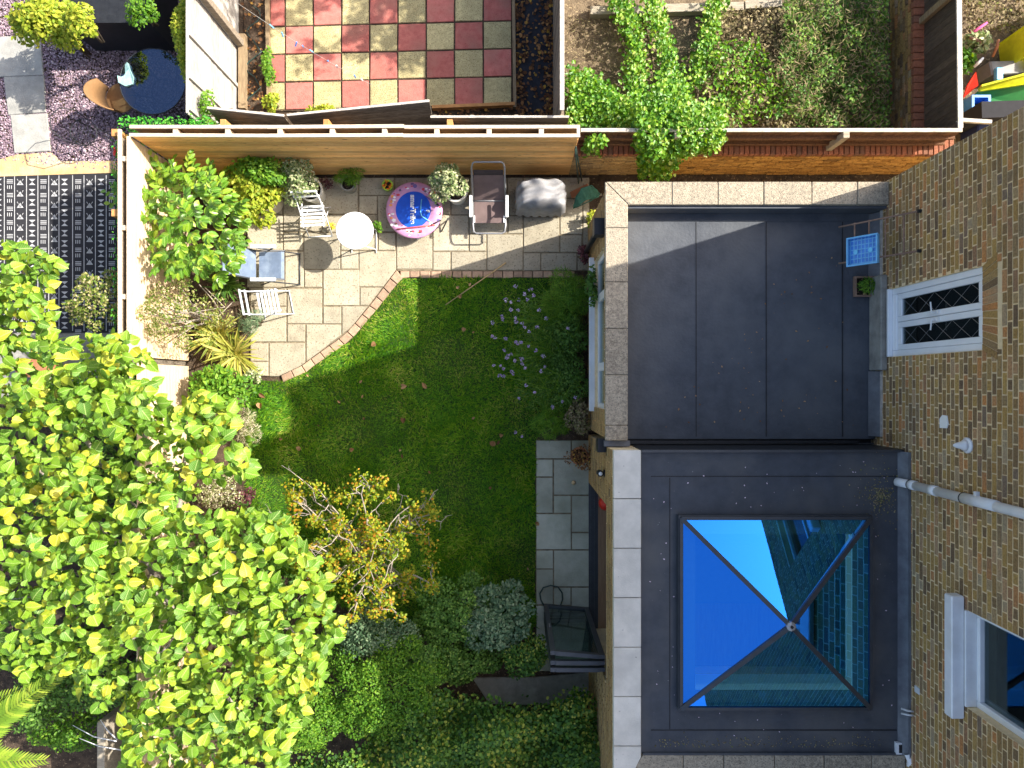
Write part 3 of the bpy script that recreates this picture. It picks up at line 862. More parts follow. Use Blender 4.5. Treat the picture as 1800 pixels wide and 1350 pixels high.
# glazed double doors
y0, y1, z0, z1 = DOOR
X = WALLX+.02
dr = MB().cbox(X, y0, z0, X+.09, y0+.075, z1, .006).cbox(X, y1-.075, z0, X+.09, y1, z1, .006).cbox(X, y0+.076, z0, X+.09, y1-.076, z0+.10, .006).cbox(X, y0+.076, z1-.06, X+.09, y1-.076, z1, .006).build('door_frame', MATS['upvc'], house)
MB().cbox(X-.06, y0-.0, z0-.03, X+.0, y1+.0, z0+.015, .006).build('threshold', MATS['upvc'], dr)
mid = (y0+y1)/2
for (a, b, s) in ((y0+.078, mid-.003, 1), (mid+.003, y1-.078, -1)):
    fw = .07
    leaf = MB().cbox(X+.012, a, z0+.102, X+.07, a+fw, z1-.062, .008).cbox(X+.012, b-fw, z0+.102, X+.07, b, z1-.062, .008)
    leaf.cbox(X+.012, a+fw+.001, z0+.102, X+.07, b-fw-.001, z0+.19, .008).cbox(X+.012, a+fw+.001, z1-.115, X+.07, b-fw-.001, z1-.062, .008)
    leaf = leaf.build('door_leaf', MATS['upvc'], house)
    MB().box(X+.035, a+fw-.01, z0+.18, X+.045, b-fw+.01, z1-.105).build('pane', MATS['window_glass'], leaf)
    ld = MB()
    zz = z0+.19; w = b-a-2*fw; step = .33
    k = 0
    while zz < z1-.12:
        za, zb = zz, min(zz+step, z1-.115)
        t = (zb-za)/step
        ld.tube([(X+.033, a+fw, za), (X+.033, a+fw+w*t, zb)], .0018, 5)
        ld.tube([(X+.033, b-fw, za), (X+.033, b-fw-w*t, zb)], .0018, 5)
        zz += step
    ld.build('leading', MATS['tube_grey'], leaf)
    hy = (b-.04) if s > 0 else (a+.04)
    MB().box(X-.004, hy-.018, 3.20, X+.012, hy+.018, 3.42).tube([(X-.004,hy,3.36),(X-.05,hy,3.36),(X-.055,hy-s*.12,3.35)], .009, 8).build('handle', MATS['paint_white'], leaf)
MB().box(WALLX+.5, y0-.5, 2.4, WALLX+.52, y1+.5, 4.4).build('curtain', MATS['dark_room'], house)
stp = MB().cbox(WALLX-.09, .18, 2.051, WALLX-.002, 1.42, 2.36, .012).build('door_step', MATS['concrete'], house)

def sash(o, sill=True, name='window'):
    y0, y1, z0, z1 = o
    X = WALLX+.10
    fr = MB().cbox(X, y0, z0, X+.10, y0+.07, z1, .006).cbox(X, y1-.07, z0, X+.10, y1, z1, .006).cbox(X, y0+.071, z0, X+.10, y1-.071, z0+.075, .006).cbox(X, y0+.071, z1-.06, X+.10, y1-.071, z1, .006)
    fr.cbox(X+.03, y0+.072, (z0+z1)/2-.025, X+.08, y1-.072, (z0+z1)/2+.025, .006)
    w = fr.build(name, MATS['upvc'], house)
    MB().box(X+.05, y0+.06, z0+.06, X+.058, y1-.06, z1-.05).build('pane', MATS['window_glass'], w)
    MB().box(X+.07, y0+.071, z0+.076, X+.098, y0+.11, z1-.07).box(X+.07, y1-.11, z0+.076, X+.098, y1-.071, z1-.07).build('sash_rail', MATS['upvc'], w)
    MB().cbox(WALLX-.02, y0+.005, z0+.002, X-.001, y1-.005, z0+.03, .004).build('inner_sill', MATS['paint_white'], w)
    MB().cbox(WALLX-.15, y0-.14, z0-.14, WALLX-.008, y1+.14, z0-.003, .012).build('sill', MATS['paint_white'], w)
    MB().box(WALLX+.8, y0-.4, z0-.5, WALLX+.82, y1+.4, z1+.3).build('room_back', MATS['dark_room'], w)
sash(WIN); sash(UPW)

# things fixed to the wall
def P_wall(px, py, X=WALLX):
    d = X*F/(px-900)
    return Vector((X, (675-py)*d/F, H-d))
pipe = thing('downpipe', 'white plastic downpipe running up the brick wall', 'pipe', (WALLX-.07, -1.2, 2.76))
px_, py_ = WALLX-.075, -1.21
MB().tube([(px_-.05,py_+.005,2.80),(px_-.02,py_,2.88),(px_,py_,3.0)], .052, 16).build('shoe', MATS['paint_white'], pipe, smooth=True)
MB().tube([(px_,py_,2.99),(px_,py_-.01,7.2)], .052, 16).build('pipe', MATS['paint_white'], pipe, smooth=True)
for z in (3.0, 3.42, 4.02): MB().tube([(px_,py_,z),(px_,py_,z+.12 if z<4 else z+.5)], .058, 16).build('socket', MATS['paint_white'], pipe, smooth=True)
MB().tube([(px_,py_,3.01),(px_,py_,3.022)], .061, 16).build('seal', MATS['black_rubber'], pipe, smooth=True)
MB().tube([(px_,py_,4.005),(px_,py_,4.017)], .061, 16).build('seal', MATS['black_rubber'], pipe, smooth=True)
MB().box(px_-.02,py_+.05,4.2,px_+.02,py_+.10,4.24).build('bracket', MATS['paint_white'], pipe)
q = P_wall(1702, 783)
lamp = thing('flue_terminal', 'white conical flue terminal sticking out of brick wall', 'vent', q)
MB().lathe([(.0,-.01),(.085,0),(.085,.02),(.06,.03)], q, 20, (-1,0,0)).build('plate', MATS['paint_white'], lamp, smooth=True)
MB().lathe([(.06,.03),(.055,.055),(.04,.075),(.028,.12),(.012,.15),(0,.152)], q, 20, (-1,0,-.1)).build('cone', MATS['paint_white'], lamp, smooth=True)
q = P_wall(1661, 741)
pm = MB()
pl = [(-.09,-.075),(.03,-.08),(.085,-.03),(.08,.055),(-.02,.075),(-.085,.05)]
b = pm.pts([(WALLX-.014, q.y+a*.85, q.z+c) for a, c in pl]+[(WALLX+.02, q.y+a*.85, q.z+c) for a, c in pl])
pm.f.append([b+i for i in range(6)])
for i in range(6): pm.f.append([b+i, b+6+i, b+6+(i+1)%6, b+(i+1)%6])
pm.build('plaster_patch', MATS['plaster'], label='rough white mortar patch on brick wall below the door arch', cat='patch')
q = P_wall(1613, 1213)
MB().cbox(WALLX-.012, q.y-.04, q.z-.05, WALLX+.0, q.y+.04, q.z+.05, .004).build('cover_plate', MATS['sill_paint'], label='small white blanking plate on brick wall near the sash window', cat='plate')
q = P_wall(1604, 1253)
cb = thing('cable_stubs', 'two short white cable stubs poking from wall at roof edge', 'cable', q)
for s in (-.025, .025): MB().tube([(WALLX+.0,q.y+s,q.z+.02),(WALLX-.06,q.y+s,q.z+.0),(WALLX-.11,q.y+s*1.2,q.z-.05)], .012, 8).build('cable', MATS['cable_white'], cb, smooth=True)

# ------------------------------------------------------------------ north extension
NE = thing('garden_room', 'flat roofed brick extension with weathered stone coping and white windows', 'extension', (3, .9, 0))
NX, NYN, NYS = 1.24, 2.58, -.715
NZ = 2.05
WO = (-.35, 1.85, .87, 2.0)
m = MB(); wall_boxes(m, NX+.006, NX+.25, NYS, NYN-.01, 0, 2.33, [WO]); m.box(NX+.26, NYN-.26, 0, WALLX, NYN-.011, 2.33)
m.box(NX+.26, NYS, 0, WALLX, NYS+.1, NZ-.13)
nwall = m.build('wall', MATS['mortar'], NE)
brick_mesh('brick_courses', brick_layout(NYN-NYS-.01, 0, 2.32, [(WO[0]-NYS, WO[1]-NYS, WO[2]-.07, WO[3])]), (NX, NYS, 0), (0,1,0), (-1,0,0), MATS['yellow_brick'], nwall)
# felt roof in four overlapping lengths
cuts = [NX+.25, 2.46, 3.40, WALLX]
sh = []
for i, (a, b) in enumerate(zip(cuts[:-1], cuts[1:])):
    r_ = MB().box(a, NYS-.02, NZ-.12, b+(.05 if i < 2 else 0), NYN-.27, NZ-.004*i)
    sh.append(r_.build('felt_sheet', MATS['roof_felt'], NE))
for x_ in (2.46, 3.40, 4.42): MB().box(x_, NYS+.01, NZ+.001, x_+.012, NYN-.41, NZ+.004).build('felt_seam', MATS['black_metal'], NE)
MB().box(NX+.251, NYN-.40, NZ+.001, WALLX-.1, NYN-.30, NZ+.012).build('felt_strip', MATS['roof_felt'], NE)
MB().box(NX+.252, NYN-.299, NZ-.05, WALLX-.002, NYN-.26, NZ+.29).build('upstand', MATS['roof_felt'], NE)
MB().quad((WALLX-.10,NYS+.02,NZ+.004),(WALLX-.10,.17,NZ+.004),(WALLX-.02,.17,NZ+.16),(WALLX-.02,NYS+.02,NZ+.16)).build('flashing', MATS['lead'], NE)
MB().quad((WALLX-.10,1.43,NZ+.004),(WALLX-.10,NYN-.31,NZ+.004),(WALLX-.02,NYN-.31,NZ+.16),(WALLX-.02,1.43,NZ+.16)).build('flashing', MATS['lead'], NE)
MB().box(WALLX-.022,NYS+.02,NZ+.155,WALLX-.001,.17,NZ+.185).box(WALLX-.022,1.43,NZ+.155,WALLX-.001,NYN-.3,NZ+.185).build('mortar_fillet', MATS['cap_white'], NE)
CZ = 2.40
MB().prism([(1.205,2.61),(1.205,2.02),(1.495,2.02),(1.495,2.315)], CZ-.075, CZ, .008).build('coping_stone', MATS['old_coping'], NE)
for a, b in ((1.32,2.014),(.72,1.314),(.12,.714),(-.53,.114),(-.73,-.537)):
    MB().cbox(1.205, a, CZ-.075+rnd(-.003,.003), 1.495, b, CZ+rnd(-.003,.003), .008).build('coping_stone', MATS['old_coping'], NE)
MB().prism([(1.211,2.61),(1.501,2.315),(2.06,2.315),(2.06,2.61)], CZ-.075, CZ, .008).build('coping_stone', MATS['old_coping'], NE)
xs = [2.066, 2.66, 3.25, 3.87, 4.46, WALLX]
for a, b in zip(xs[:-1], xs[1:]):
    MB().cbox(a, 2.315, CZ-.075+rnd(-.003,.003), b-.006, 2.61, CZ+rnd(-.003,.003), .008).build('coping_stone', MATS['old_coping'], NE)
# windows facing the garden
wy0, wy1, wz0, wz1 = WO
wx = NX+.05
ww = MB().cbox(wx, wy0, wz0, wx+.07, wy0+.07, wz1, .005).cbox(wx, wy1-.07, wz0, wx+.07, wy1, wz1, .005).cbox(wx, wy0+.071, wz0, wx+.07, wy1-.071, wz0+.09, .005).cbox(wx, wy0+.071, wz1-.07, wx+.07, wy1-.071, wz1, .005)
for y in (.25, 1.27): ww.cbox(wx-.005, y-.06, wz0+.092, wx+.068, y+.06, wz1-.072, .005)
ww.cbox(wx+.003, wy0+.072, 1.62, wx+.066, wy1-.072, 1.69, .004)
ww = ww.build('window', MATS['upvc'], NE)
for a, b in ((wy0+.06,.20),(.30,1.22),(1.32,wy1-.06)): MB().box(wx+.03, a, wz0+.08, wx+.038, b, wz1-.06).build('pane', MATS['window_glass'], ww)
MB().cbox(NX-.075, wy0-.06, wz0-.07, NX+.049, wy1+.06, wz0-.005, .01).build('sill', MATS['paint_white'], ww)
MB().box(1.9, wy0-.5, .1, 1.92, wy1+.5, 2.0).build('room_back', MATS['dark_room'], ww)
# rainwater head, spout and gutter between the two roofs
SYN_ = -.826
gut = thing('box_gutter', 'black gutter in the gap between the two flat roofs', 'gutter', (3, -.77, 2.0))
MB().box(1.30, -.815, 1.90, WALLX-.01, -.735, 1.95).box(1.30, -.745, 1.951, WALLX-.01, -.737, 2.02).build('channel', MATS['black_metal'], gut)
MB().box(1.60,SYN_+.001,1.88,WALLX-.003,SYN_+.012,2.745).build('cladding', MATS['black_metal'], gut)
MB().beam((1.32,-.80,2.03),(WALLX-.02,-.80,2.03), .012, .05).build('fascia', MATS['anthracite'], gut)
MB().box(1.55, -.79, 2.07, WALLX-.25, -.755, 2.10).build('drip_trim', MATS['black_metal'], gut)
MB().box(1.13,-.90,2.03,1.238,-.72,2.21).build('rainwater_head', MATS['black_metal'], gut)
MB().box(1.205,-.815,2.212,1.54,-.742,2.30).build('lead_apron', MATS['lead'], gut)
dp = thing('black_downpipe', 'black hopper and downpipe at the corner of the weathered extension', 'pipe', (1.17,2.2,0))
MB().box(1.09,1.98,1.95,1.235,2.20,2.16).build('hopper', MATS['black_metal'], dp)
MB().tube([(1.17,2.09,0),(1.17,2.09,1.96)], .04, 12).build('pipe', MATS['black_metal'], dp, smooth=True)

# ------------------------------------------------------------------ south extension with roof lantern
SE = thing('kitchen_extension', 'dark flat roofed extension with pale concrete coping and folding doors', 'extension', (3, -2.7, 0))
SZ = 2.75
SYN, SYS = -.826, -5.4
DO = (-3.98, -1.6, 0, 2.10)
m = MB(); wall_boxes(m, EXT_X+.006, EXT_X+.30, SYS, SYN, -.02, 2.70, [DO]); m.box(EXT_X+.31, SYN-.2, 0, WALLX, SYN, 2.70); m.box(EXT_X+.31, -4.85, 0, WALLX, -4.6, 2.70)
swall = m.build('wall', MATS['mortar'], SE)
brick_mesh('brick_courses', brick_layout(SYN-SYS, 0, 2.69, [(DO[0]-SYS, DO[1]-SYS, -.1, 2.1)]), (EXT_X, SYS, 0), (0,1,0), (-1,0,0), MATS['yellow_brick'], swall)
SK = (2.07, -3.97, 4.388, -1.64)      # lantern base x0 y0 x1 y1
SH = (2.26, -3.78, 4.206, -1.85)      # shaft
def ring(m, a, b, z0, z1):
    m.box(a[0],a[1],z0,b[0],a[3],z1); m.box(b[2],a[1],z0,a[2],a[3],z1)
    m.box(b[0],a[1],z0,b[2],b[1],z1); m.box(b[0],b[3],z0,b[2],a[3],z1)
    return m
ring(MB(), (EXT_X+.31,-4.59,WALLX,SYN-.21), SH, 2.32, 2.60).build('ceiling', MATS['plaster'], SE)
ring(MB(), (1.58,-4.58,WALLX-.001,SYN-.003), SK, 2.601, SZ).build('roof', MATS['roof_membrane'], SE)
cx, cy = (SK[0]+SK[2])/2, (SK[1]+SK[3])/2
# raised membrane laps
MB().box(1.585,-4.57,SZ+.001,1.72,SYN-.004,SZ+.006).build('membrane_lap', MATS['roof_membrane'], SE)
MB().box(1.721,-1.15,SZ+.001,WALLX-.1,-1.14,SZ+.004).box(1.721,-4.30,SZ+.001,WALLX-.1,-4.285,SZ+.004).box(1.95,-4.28,SZ+.001,1.962,-1.16,SZ+.004).build('membrane_seam', MATS['black_metal'], SE)
MB().quad((WALLX-.09,-4.57,SZ+.004),(WALLX-.09,SYN-.01,SZ+.004),(WALLX-.02,SYN-.01,SZ+.12),(WALLX-.02,-4.57,SZ+.12)).build('flashing', MATS['lead'], SE)
MB().box(WALLX-.021,-4.57,SZ+.115,WALLX-.001,SYN-.01,SZ+.15).build('flashing_trim', MATS['lead'], SE)
MB().box(1.60,SYN-.02,SZ+.001,WALLX-.05,SYN+.012,SZ+.035).build('edge_trim', MATS['anthracite'], SE)
ys = [791,877,964,1051,1138,1225,1312,1400]
sc_ = (H-2.80)/F
for a, b in zip(ys[:-1], ys[1:]):
    yb, ya = (675-a)*sc_-.004, (675-b)*sc_+.006
    dz = rnd(-.003,.003)
    if a == 1312:
        MB().prism([(EXT_X+.005,ya),(1.35,ya),(1.592,-4.60),(1.592,yb),(EXT_X+.005,yb)], 2.705+dz, 2.80+dz, .006).build('coping_slab', MATS['cast_coping'], SE)
    else:
        MB().cbox(EXT_X+.005, ya, 2.705+dz, 1.592, yb, 2.80+dz, .006).build('coping_slab', MATS['cast_coping'], SE)
xs = [1.62, 2.12, 2.62, 3.25, 3.86, 4.45, WALLX-.002]
for a, b in zip(xs[:-1], xs[1:]):
    q = [(a+(-.23 if a==1.62 else 0),-4.86),(b-.008,-4.86),(b-.008,-4.585),(a,-4.585)]
    MB().prism(q, 2.72, 2.795, .008).build('parapet_coping', MATS['old_coping'], SE)
MB().box(1.62,-4.584,SZ+.001,WALLX-.02,-4.56,SZ+.04).build('parapet_upstand', MATS['roof_membrane'], SE)
# lantern
lan = thing('roof_lantern', 'pyramid glass roof lantern with dark hips reflecting blue sky', 'skylight', (cx, cy, SZ))
ring(MB(), (SK[0]-.03,SK[1]-.03,SK[2]+.03,SK[3]+.03), (SK[0]+.04,SK[1]+.04,SK[2]-.04,SK[3]-.04), SZ+.001, 2.86).build('base_frame', MATS['anthracite'], lan)
AP = Vector((cx+.0, cy, 3.31))
cs = [Vector((SK[0],SK[1],2.87)),Vector((SK[2],SK[1],2.87)),Vector((SK[2],SK[3],2.87)),Vector((SK[0],SK[3],2.87))]
for c in cs: MB().beam(c, AP+Vector((0,0,.01)), .055, .04).build('hip_bar', MATS['anthracite'], lan)
for i in range(4):
    a, b = cs[i], cs[(i+1)%4]
    n_ = (b-a).cross(AP-a).normalized()
    off = Vector((0,0,-.004))
    q = MB(); k = q.pts([a+off,b+off,AP+off]); q.f.append([k,k+1,k+2])
    q.build('pane', MATS['skylight_glass'], lan)
    MB().beam(a, b, .035, .035).build('eaves_bar', MATS['anthracite'], lan)
MB().lathe([(.055,-.02),(.055,.02),(.03,.035)], AP+Vector((0,0,.02)), 8).build('apex_cap', MATS['tube_grey'], lan)
MB().lathe([(.018,0),(.018,.01)], AP+Vector((0,0,.056)), 10).build('apex_screw', MATS['black_metal'], lan)
ring(MB(), (SK[0]+.041,SK[1]+.041,SK[2]-.041,SK[3]-.041), SH, 2.78, 2.80).build('ledge', MATS['dark_room'], lan)
ring(MB(), (SH[0]-.02,SH[1]-.02,SH[2]+.02,SH[3]+.02), SH, 2.31, 2.779).build('shaft_lining', MATS['plaster'], lan)
# room below
MB().box(1.40,-4.59,-.02,WALLX-.01,SYN-.21,.018).build('floor', MATS['floor_oak'], SE)
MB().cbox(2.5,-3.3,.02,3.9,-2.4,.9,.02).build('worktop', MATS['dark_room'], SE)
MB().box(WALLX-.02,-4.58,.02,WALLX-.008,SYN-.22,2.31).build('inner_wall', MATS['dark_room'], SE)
MB().box(EXT_X-.002,-3.98,-.03,1.40,-1.60,.022).box(EXT_X+.03,-3.97,.0221,EXT_X+.045,-1.61,.032).box(EXT_X+.09,-3.97,.0221,EXT_X+.105,-1.61,.032).build('door_track', MATS['anthracite'], SE)
MB().box(EXT_X+.02,-3.97,2.06,EXT_X+.12,-1.61,2.099).build('door_head', MATS['anthracite'], SE)
# folded door leaves standing out from the wall
fd = thing('folding_doors', 'dark framed glass folding doors stacked open at right angles to wall', 'doors', (.9,-3.7,0))
for i, (ya, yb) in enumerate(((-3.60,-3.66),(-3.735,-3.74),(-3.83,-3.83))):
    A = Vector((.515, ya, 0)); B = Vector((1.245, yb, 0))
    u = (B-A).normalized(); t = .055; L_ = (B-A).length
    up = Vector((0,0,1))
    fr = MB()
    for s in (.035, L_-.035): fr.beam(A+u*s+up*.02, A+u*s+up*2.05, .07, t, up=(0,1,0))
    for z in (.06, 2.02): fr.beam(A+u*.071+up*z, A+u*(L_-.071)+up*z, t, .08)
    lf = fr.build('door_leaf', MATS['anthracite'], fd)
    MB().quad(A+u*.06+up*.08, B-u*.06+up*.08, B-u*.06+up*1.99, A+u*.06+up*1.99).build('pane', MATS['door_glass'], lf)
    MB().beam(A+u*.04+Vector((0,.03,1.0)), A+u*.04+Vector((0,.03,1.12)), .012, .03, up=(0,1,0)).build('handle', MATS['tube_grey'], lf)
wl = thing('wall_lamp', 'small black round wall lamp beside the door opening', 'lamp', (1.25,-1.2,2.0))
MB().lathe([(.05,0),(.05,.015),(.03,.02)], (1.249,-1.2,2.0), 14, (-1,0,0)).build('back_plate', MATS['black_metal'], wl)
MB().lathe([(.034,-.07),(.042,-.07),(.042,.06),(.03,.07)], (1.185,-1.2,2.0), 16).build('shade', MATS['black_metal'], wl, smooth=True)
MB().lathe([(0,0),(.033,.0),(.02,.015),(0,.02)], (1.185,-1.2,2.062), 14).build('bulb', MATS['paint_white'], wl, smooth=True)
MB().lathe([(.0,0),(.09,.01),(.12,.06),(.09,.11),(0,.13)], (1.52,-1.93,.03), 14).build('floor_cushion', MATS['toy_red'], smooth=True, label='small red toy on the floor just inside the folding doors', cat='toy')
# ------------------------------------------------------------------ fences and boundary walls
FY = 3.403; FXW = -5.257; FXE = .923
nf = thing('timber_fence', 'new orange softwood fence of horizontal boards along the patio', 'fence', ((FXW+FXE)/2, FY, 0))
nbd = 18; bh = 1.76/nbd
for i in range(nbd):
    MB().cbox(FXW+.03, FY, .03+bh*i, FXE-rnd(0,.004), FY+.02+rnd(-.002,.002), .03+bh*(i+1)-.008, .003).build('board', MATS['fence_new'], nf)
for y_, z_, nm_ in ((FY+.012, 1.808, 'capping_rail'), (FY+.137, 1.795, 'back_rail')):
    xs_ = [FXW, FXW+1.86+rnd(-.1,.1), FXW+3.75+rnd(-.1,.1), FXE+.012]
    for a_, b_ in zip(xs_[:-1], xs_[1:]):
        MB().beam((a_+.003, y_+rnd(-.007,.007), z_+rnd(-.006,.004)), (b_, y_+rnd(-.007,.007), z_+rnd(-.006,.004)), .046, .028).build(nm_, MATS['fence_rail'], nf)
MB().cbox(FXE-.035, FY+.036, 1.78, FXE+.012, FY+.114, 1.812, .004).build('end_rail', MATS['fence_rail'], nf)
MB().box(FXW+.03, FY+.122, .05, FXE-.01, FY+.14, 1.77).build('back_boards', MATS['fence_old'], nf)
x = FXW+.62
k = 0
while x < FXE-.1:
    MB().cbox(x-.035, FY+.036, .0, x+.035, FY+.112, 1.79, .004).build('post', MATS['fence_rail'], nf)
    x += .72; k += 1
for px in (390, 572, 790):
    q = P(px, 214, 1.75)
    MB().cbox(q.x-.04, FY+.17, 0, q.x+.04, FY+.27, 1.72, .005).build('backing_post', MATS['post_orange'], nf)
# west fence
wf = thing('timber_fence', 'pale sunlit board fence behind the big laurel on the left', 'fence', (FXW, 1.5, 0))
WS = .38
for i in range(nbd):
    MB().cbox(FXW-.02+rnd(-.002,.002), WS, .03+bh*i, FXW, FY-.002, .03+bh*(i+1)-.008, .003).build('board', MATS['fence_west'], wf)
MB().cbox(FXW-.035, WS, 1.795, FXW+.012, FY-.002, 1.82, .004).build('capping_rail', MATS['fence_rail'], wf)
MB().cbox(FXW-.16, WS, 1.775, FXW-.115, FY+.10, 1.815, .004).build('back_rail', MATS['fence_rail'], wf)
y = FY-.3
while y > WS:
    MB().cbox(FXW-.112, y-.035, 0, FXW-.036, y+.035, 1.79, .004).build('post', MATS['fence_rail'], wf); y -= .95
MB().box(FXW-.14, WS, .05, FXW-.122, FY, 1.77).build('back_boards', MATS['fence_old'], wf)
for yy in (3.48, 2.37):
    MB().cbox(FXW-.29, yy-.05, 0, FXW-.19, yy+.05, 1.74, .005).build('backing_post', MATS['post_orange'], wf)
wf2 = thing('timber_fence', 'lower weathered board fence partly hidden by the big leafy tree', 'fence', (FXW, -2.4, 0))
for i in range(16):
    MB().cbox(FXW-.02, -6.4, .03+bh*i, FXW, WS-.09, .03+bh*(i+1)-.008, .003).build('board', MATS['fence_west'], wf2)
for y in (WS-.045, -1.6, -3.6, -5.6):
    MB().cbox(FXW-.16, y-.045, 0, FXW-.06, y+.045, 1.78, .005).build('post', MATS['fence_old'], wf2)

# sagging old fence behind the new one
def plank_fence(name, label, A, B, hA, hB, leanA, leanB, n, material, cap, vert=True, th=.018, battens=(), group=None, capw=.03, base=0.0):
    """A,B feet on the ground; lean = sideways shift (x,y) of the top at each end"""
    A = Vector((*A, base)); B = Vector((*B, base))
    TA = A+Vector((*leanA, hA)); TB = B+Vector((*leanB, hB))
    t = thing(name, label, 'fence', (A+B)/2, group)
    u = (B-A).normalized()
    nr = Vector((-u.y, u.x, 0))
    for i in range(n):
        a, b = i/n, (i+1)/n-.0012
        if vert:
            q = [A.lerp(B,a),A.lerp(B,b),TA.lerp(TB,b),TA.lerp(TB,a)]
            j = rnd(-.012,.012); q[2].z += j; q[3].z += j
        else:
            q = [A.lerp(TA,a),B.lerp(TB,a),B.lerp(TB,b),A.lerp(TA,b)]
        o = nr*rnd(-.004,.004); m = MB()
        k = m.pts([p+o for p in q]+[p+o-nr*th for p in q])
        m.f += [[k,k+1,k+2,k+3],[k+7,k+6,k+5,k+4],[k+4,k+5,k+1,k],[k+5,k+6,k+2,k+1],[k+6,k+7,k+3,k+2],[k+7,k+4,k,k+3]]
        m.build('plank', material, t)
    for f in battens:
        if vert: MB().beam(A.lerp(TA,f)+nr*.03, B.lerp(TB,f)+nr*.03, .045, .06).build('rail', material, t)
        else: MB().beam(A.lerp(B,f)+nr*.02, TA.lerp(TB,f)+nr*.02, .05, .03, up=nr).build('batten', material, t)
    if cap: MB().beam(TA+Vector((0,0,.012)), TB+Vector((0,0,.012)), capw, .025).build('capping', cap, t)
    return t
mo = MATS['fence_old']
a0 = P(365,190,1.62); a1 = P(500,204,1.58); a2 = P(505,203,1.6); a3 = P(755,178,1.66); a4 = P(757,206,1.62); a5 = P(1000,206,1.66)
plank_fence('old_fence', 'warped grey fence panel sagging behind the left end of the new fence', (a0.x,3.66), (a1.x,3.66), 1.62, 1.58, (0,a0.y-3.66), (0,a1.y-3.66), 12, mo, MATS['cap_white'], False, battens=(.3,.7))
plank_fence('old_fence', 'broken grey fence panel leaning out over the chequered paving', (a2.x,3.66), (a3.x,3.66), 1.6, 1.66, (0,a2.y-3.66), (0,a3.y-3.66), 12, mo, MATS['cap_white'], False, battens=(.08,.38,.62,.97))
plank_fence('old_fence', 'upright grey fence panel behind the right end of the new fence', (a4.x,3.68), (a5.x,3.68), 1.62, 1.66, (0,a4.y-3.68), (0,a5.y-3.68), 14, mo, MATS['cap_white'], False, battens=(.03,.3,.62,.95))
# silver fence between the slate garden and the chequered paving
sx0 = P(330,0,1.8).x
sf = plank_fence('silver_fence', 'sun bleached silver board fence beside the chequered paving', (sx0,7.4), (sx0,3.72), 1.8, 1.8, (0,0), (0,0), 17, MATS['fence_silver'], MATS['fence_silver'], False, battens=(.12,.52,.70,.86,.98))
MB().cbox(sx0+.03, 5.45, .0, sx0+.13, 5.55, 1.86, .006).build('post', MATS['fence_old'], sf)
MB().beam(P(427,62,.06), P(427,192,.06), .11, .12).build('gravel_board', MATS['sleeper'], sf)
# fence between paving and dry garden
fx = P(988,100,1.8).x
plank_fence('divider_fence', 'grey fence with pale top between chequered paving and dry garden', (fx,7.6), (fx,3.76), 1.8, 1.8, (0,0), (0,0), 34, MATS['fence_old'], MATS['cap_white'], True, battens=(.2,.8), capw=.06)

# brick boundary wall of the dry garden with a brown fence standing on it
bw = thing('boundary_wall', 'old yellow brick wall under the brown fence beside the flat roof', 'wall', (2.8, 3.62, 0))
WY = P(1300,306,0).y
WE = P(1600,270,1.2).x
MB().box(FXE-.05, WY+.008, -.02, 6.6, WY+.26, .92).build('wall', MATS['old_mortar'], bw)
L = brick_layout(6.6-FXE+.05, 0, .92)
O = (FXE-.05, WY, 0)
cut = 2.4-FXE
brick_mesh('brick_courses', [b for b in L if b[0] < cut], O, (1,0,0), (0,-1,0), MATS['yellow_brick'], bw, jit=.006, proud=.014)
brick_mesh('brick_courses', [b for b in L if b[0] >= cut], O, (1,0,0), (0,-1,0), MATS['ochre_brick'], bw, jit=.006, proud=.014)
xx = FXE-.04
while xx < 6.5:
    MB().cbox(xx, WY-.012+rnd(-.006,.006), 0.921, xx+.068, WY+.225, 1.02+rnd(-.004,.004), .006).build('coping_brick', MATS['red_brick'], bw); xx += .078
fy = WY+.16
bt = 1.53
fr_ = plank_fence('brown_fence', 'brown vertical board fence on top of the old brick wall', (FXE+.05,fy), (P(1690,230,bt).x,fy), bt-1.02, bt-1.02, (0,0), (0,0), 60, MATS['fence_brown'], MATS['cap_white'], True, capw=.05, base=1.02)
x0 = FXE+.05; x1 = P(1690,230,bt).x
for z in (1.12, 1.36): MB().beam((x0,fy-.04,z),(x1,fy-.04,z), .05, .05).build('rail', MATS['fence_brown'], fr_)
for px in (1485, 1190):
    q = P(px,228,bt)
    MB().cbox(q.x-.045, fy-.12, 1.026, q.x+.045, fy-.028, bt+.05, .005).build('post', MATS['timber_grey'], fr_)
# right hand wall and fence of the dry garden
rx0 = P(1565,100,0).x
rw = thing('boundary_wall', 'low stock brick wall with red brick top on the right of the dry garden', 'wall', (rx0, 5.5, 0))
MB().box(rx0+.008, WY+.27, -.02, rx0+.25, 7.6, .62).build('wall', MATS['old_mortar'], rw)
brick_mesh('brick_courses', brick_layout(7.6-WY-.27, 0, .62), (rx0, WY+.27, 0), (0,1,0), (-1,0,0), MATS['stock_brick'], rw, jit=.006, proud=.012)
yy = WY+.28
while yy < 7.5:
    MB().cbox(rx0-.015+rnd(-.006,.006), yy, .621, rx0+.22, yy+.105, .70+rnd(-.004,.004), .006).build('coping_brick', MATS['red_brick'], rw); yy += .115
rt = 1.46
frx = rx0+.16
rf = plank_fence('brown_fence', 'dark brown board fence on the low wall beside the toy yard', (frx,7.6), (frx,fy+.03), rt-.7, rt-.7+.07, (.0,0), (0.0,0), 40, MATS['fence_dark'], MATS['cap_white'], True, battens=(), capw=.07, base=.70)
for yq in (5.55,): MB().cbox(frx-.10, yq-.05, .702, frx-.025, yq+.05, rt+.06, .006).build('post', MATS['sleeper'], rf)
q = P(1684,57,rt+.05)
MB().cbox(frx-.06, 5.55-.09, rt+.061, frx+.09, 5.55+.07, rt+.09, .004).build('post_cap', MATS['cap_white'], rf)
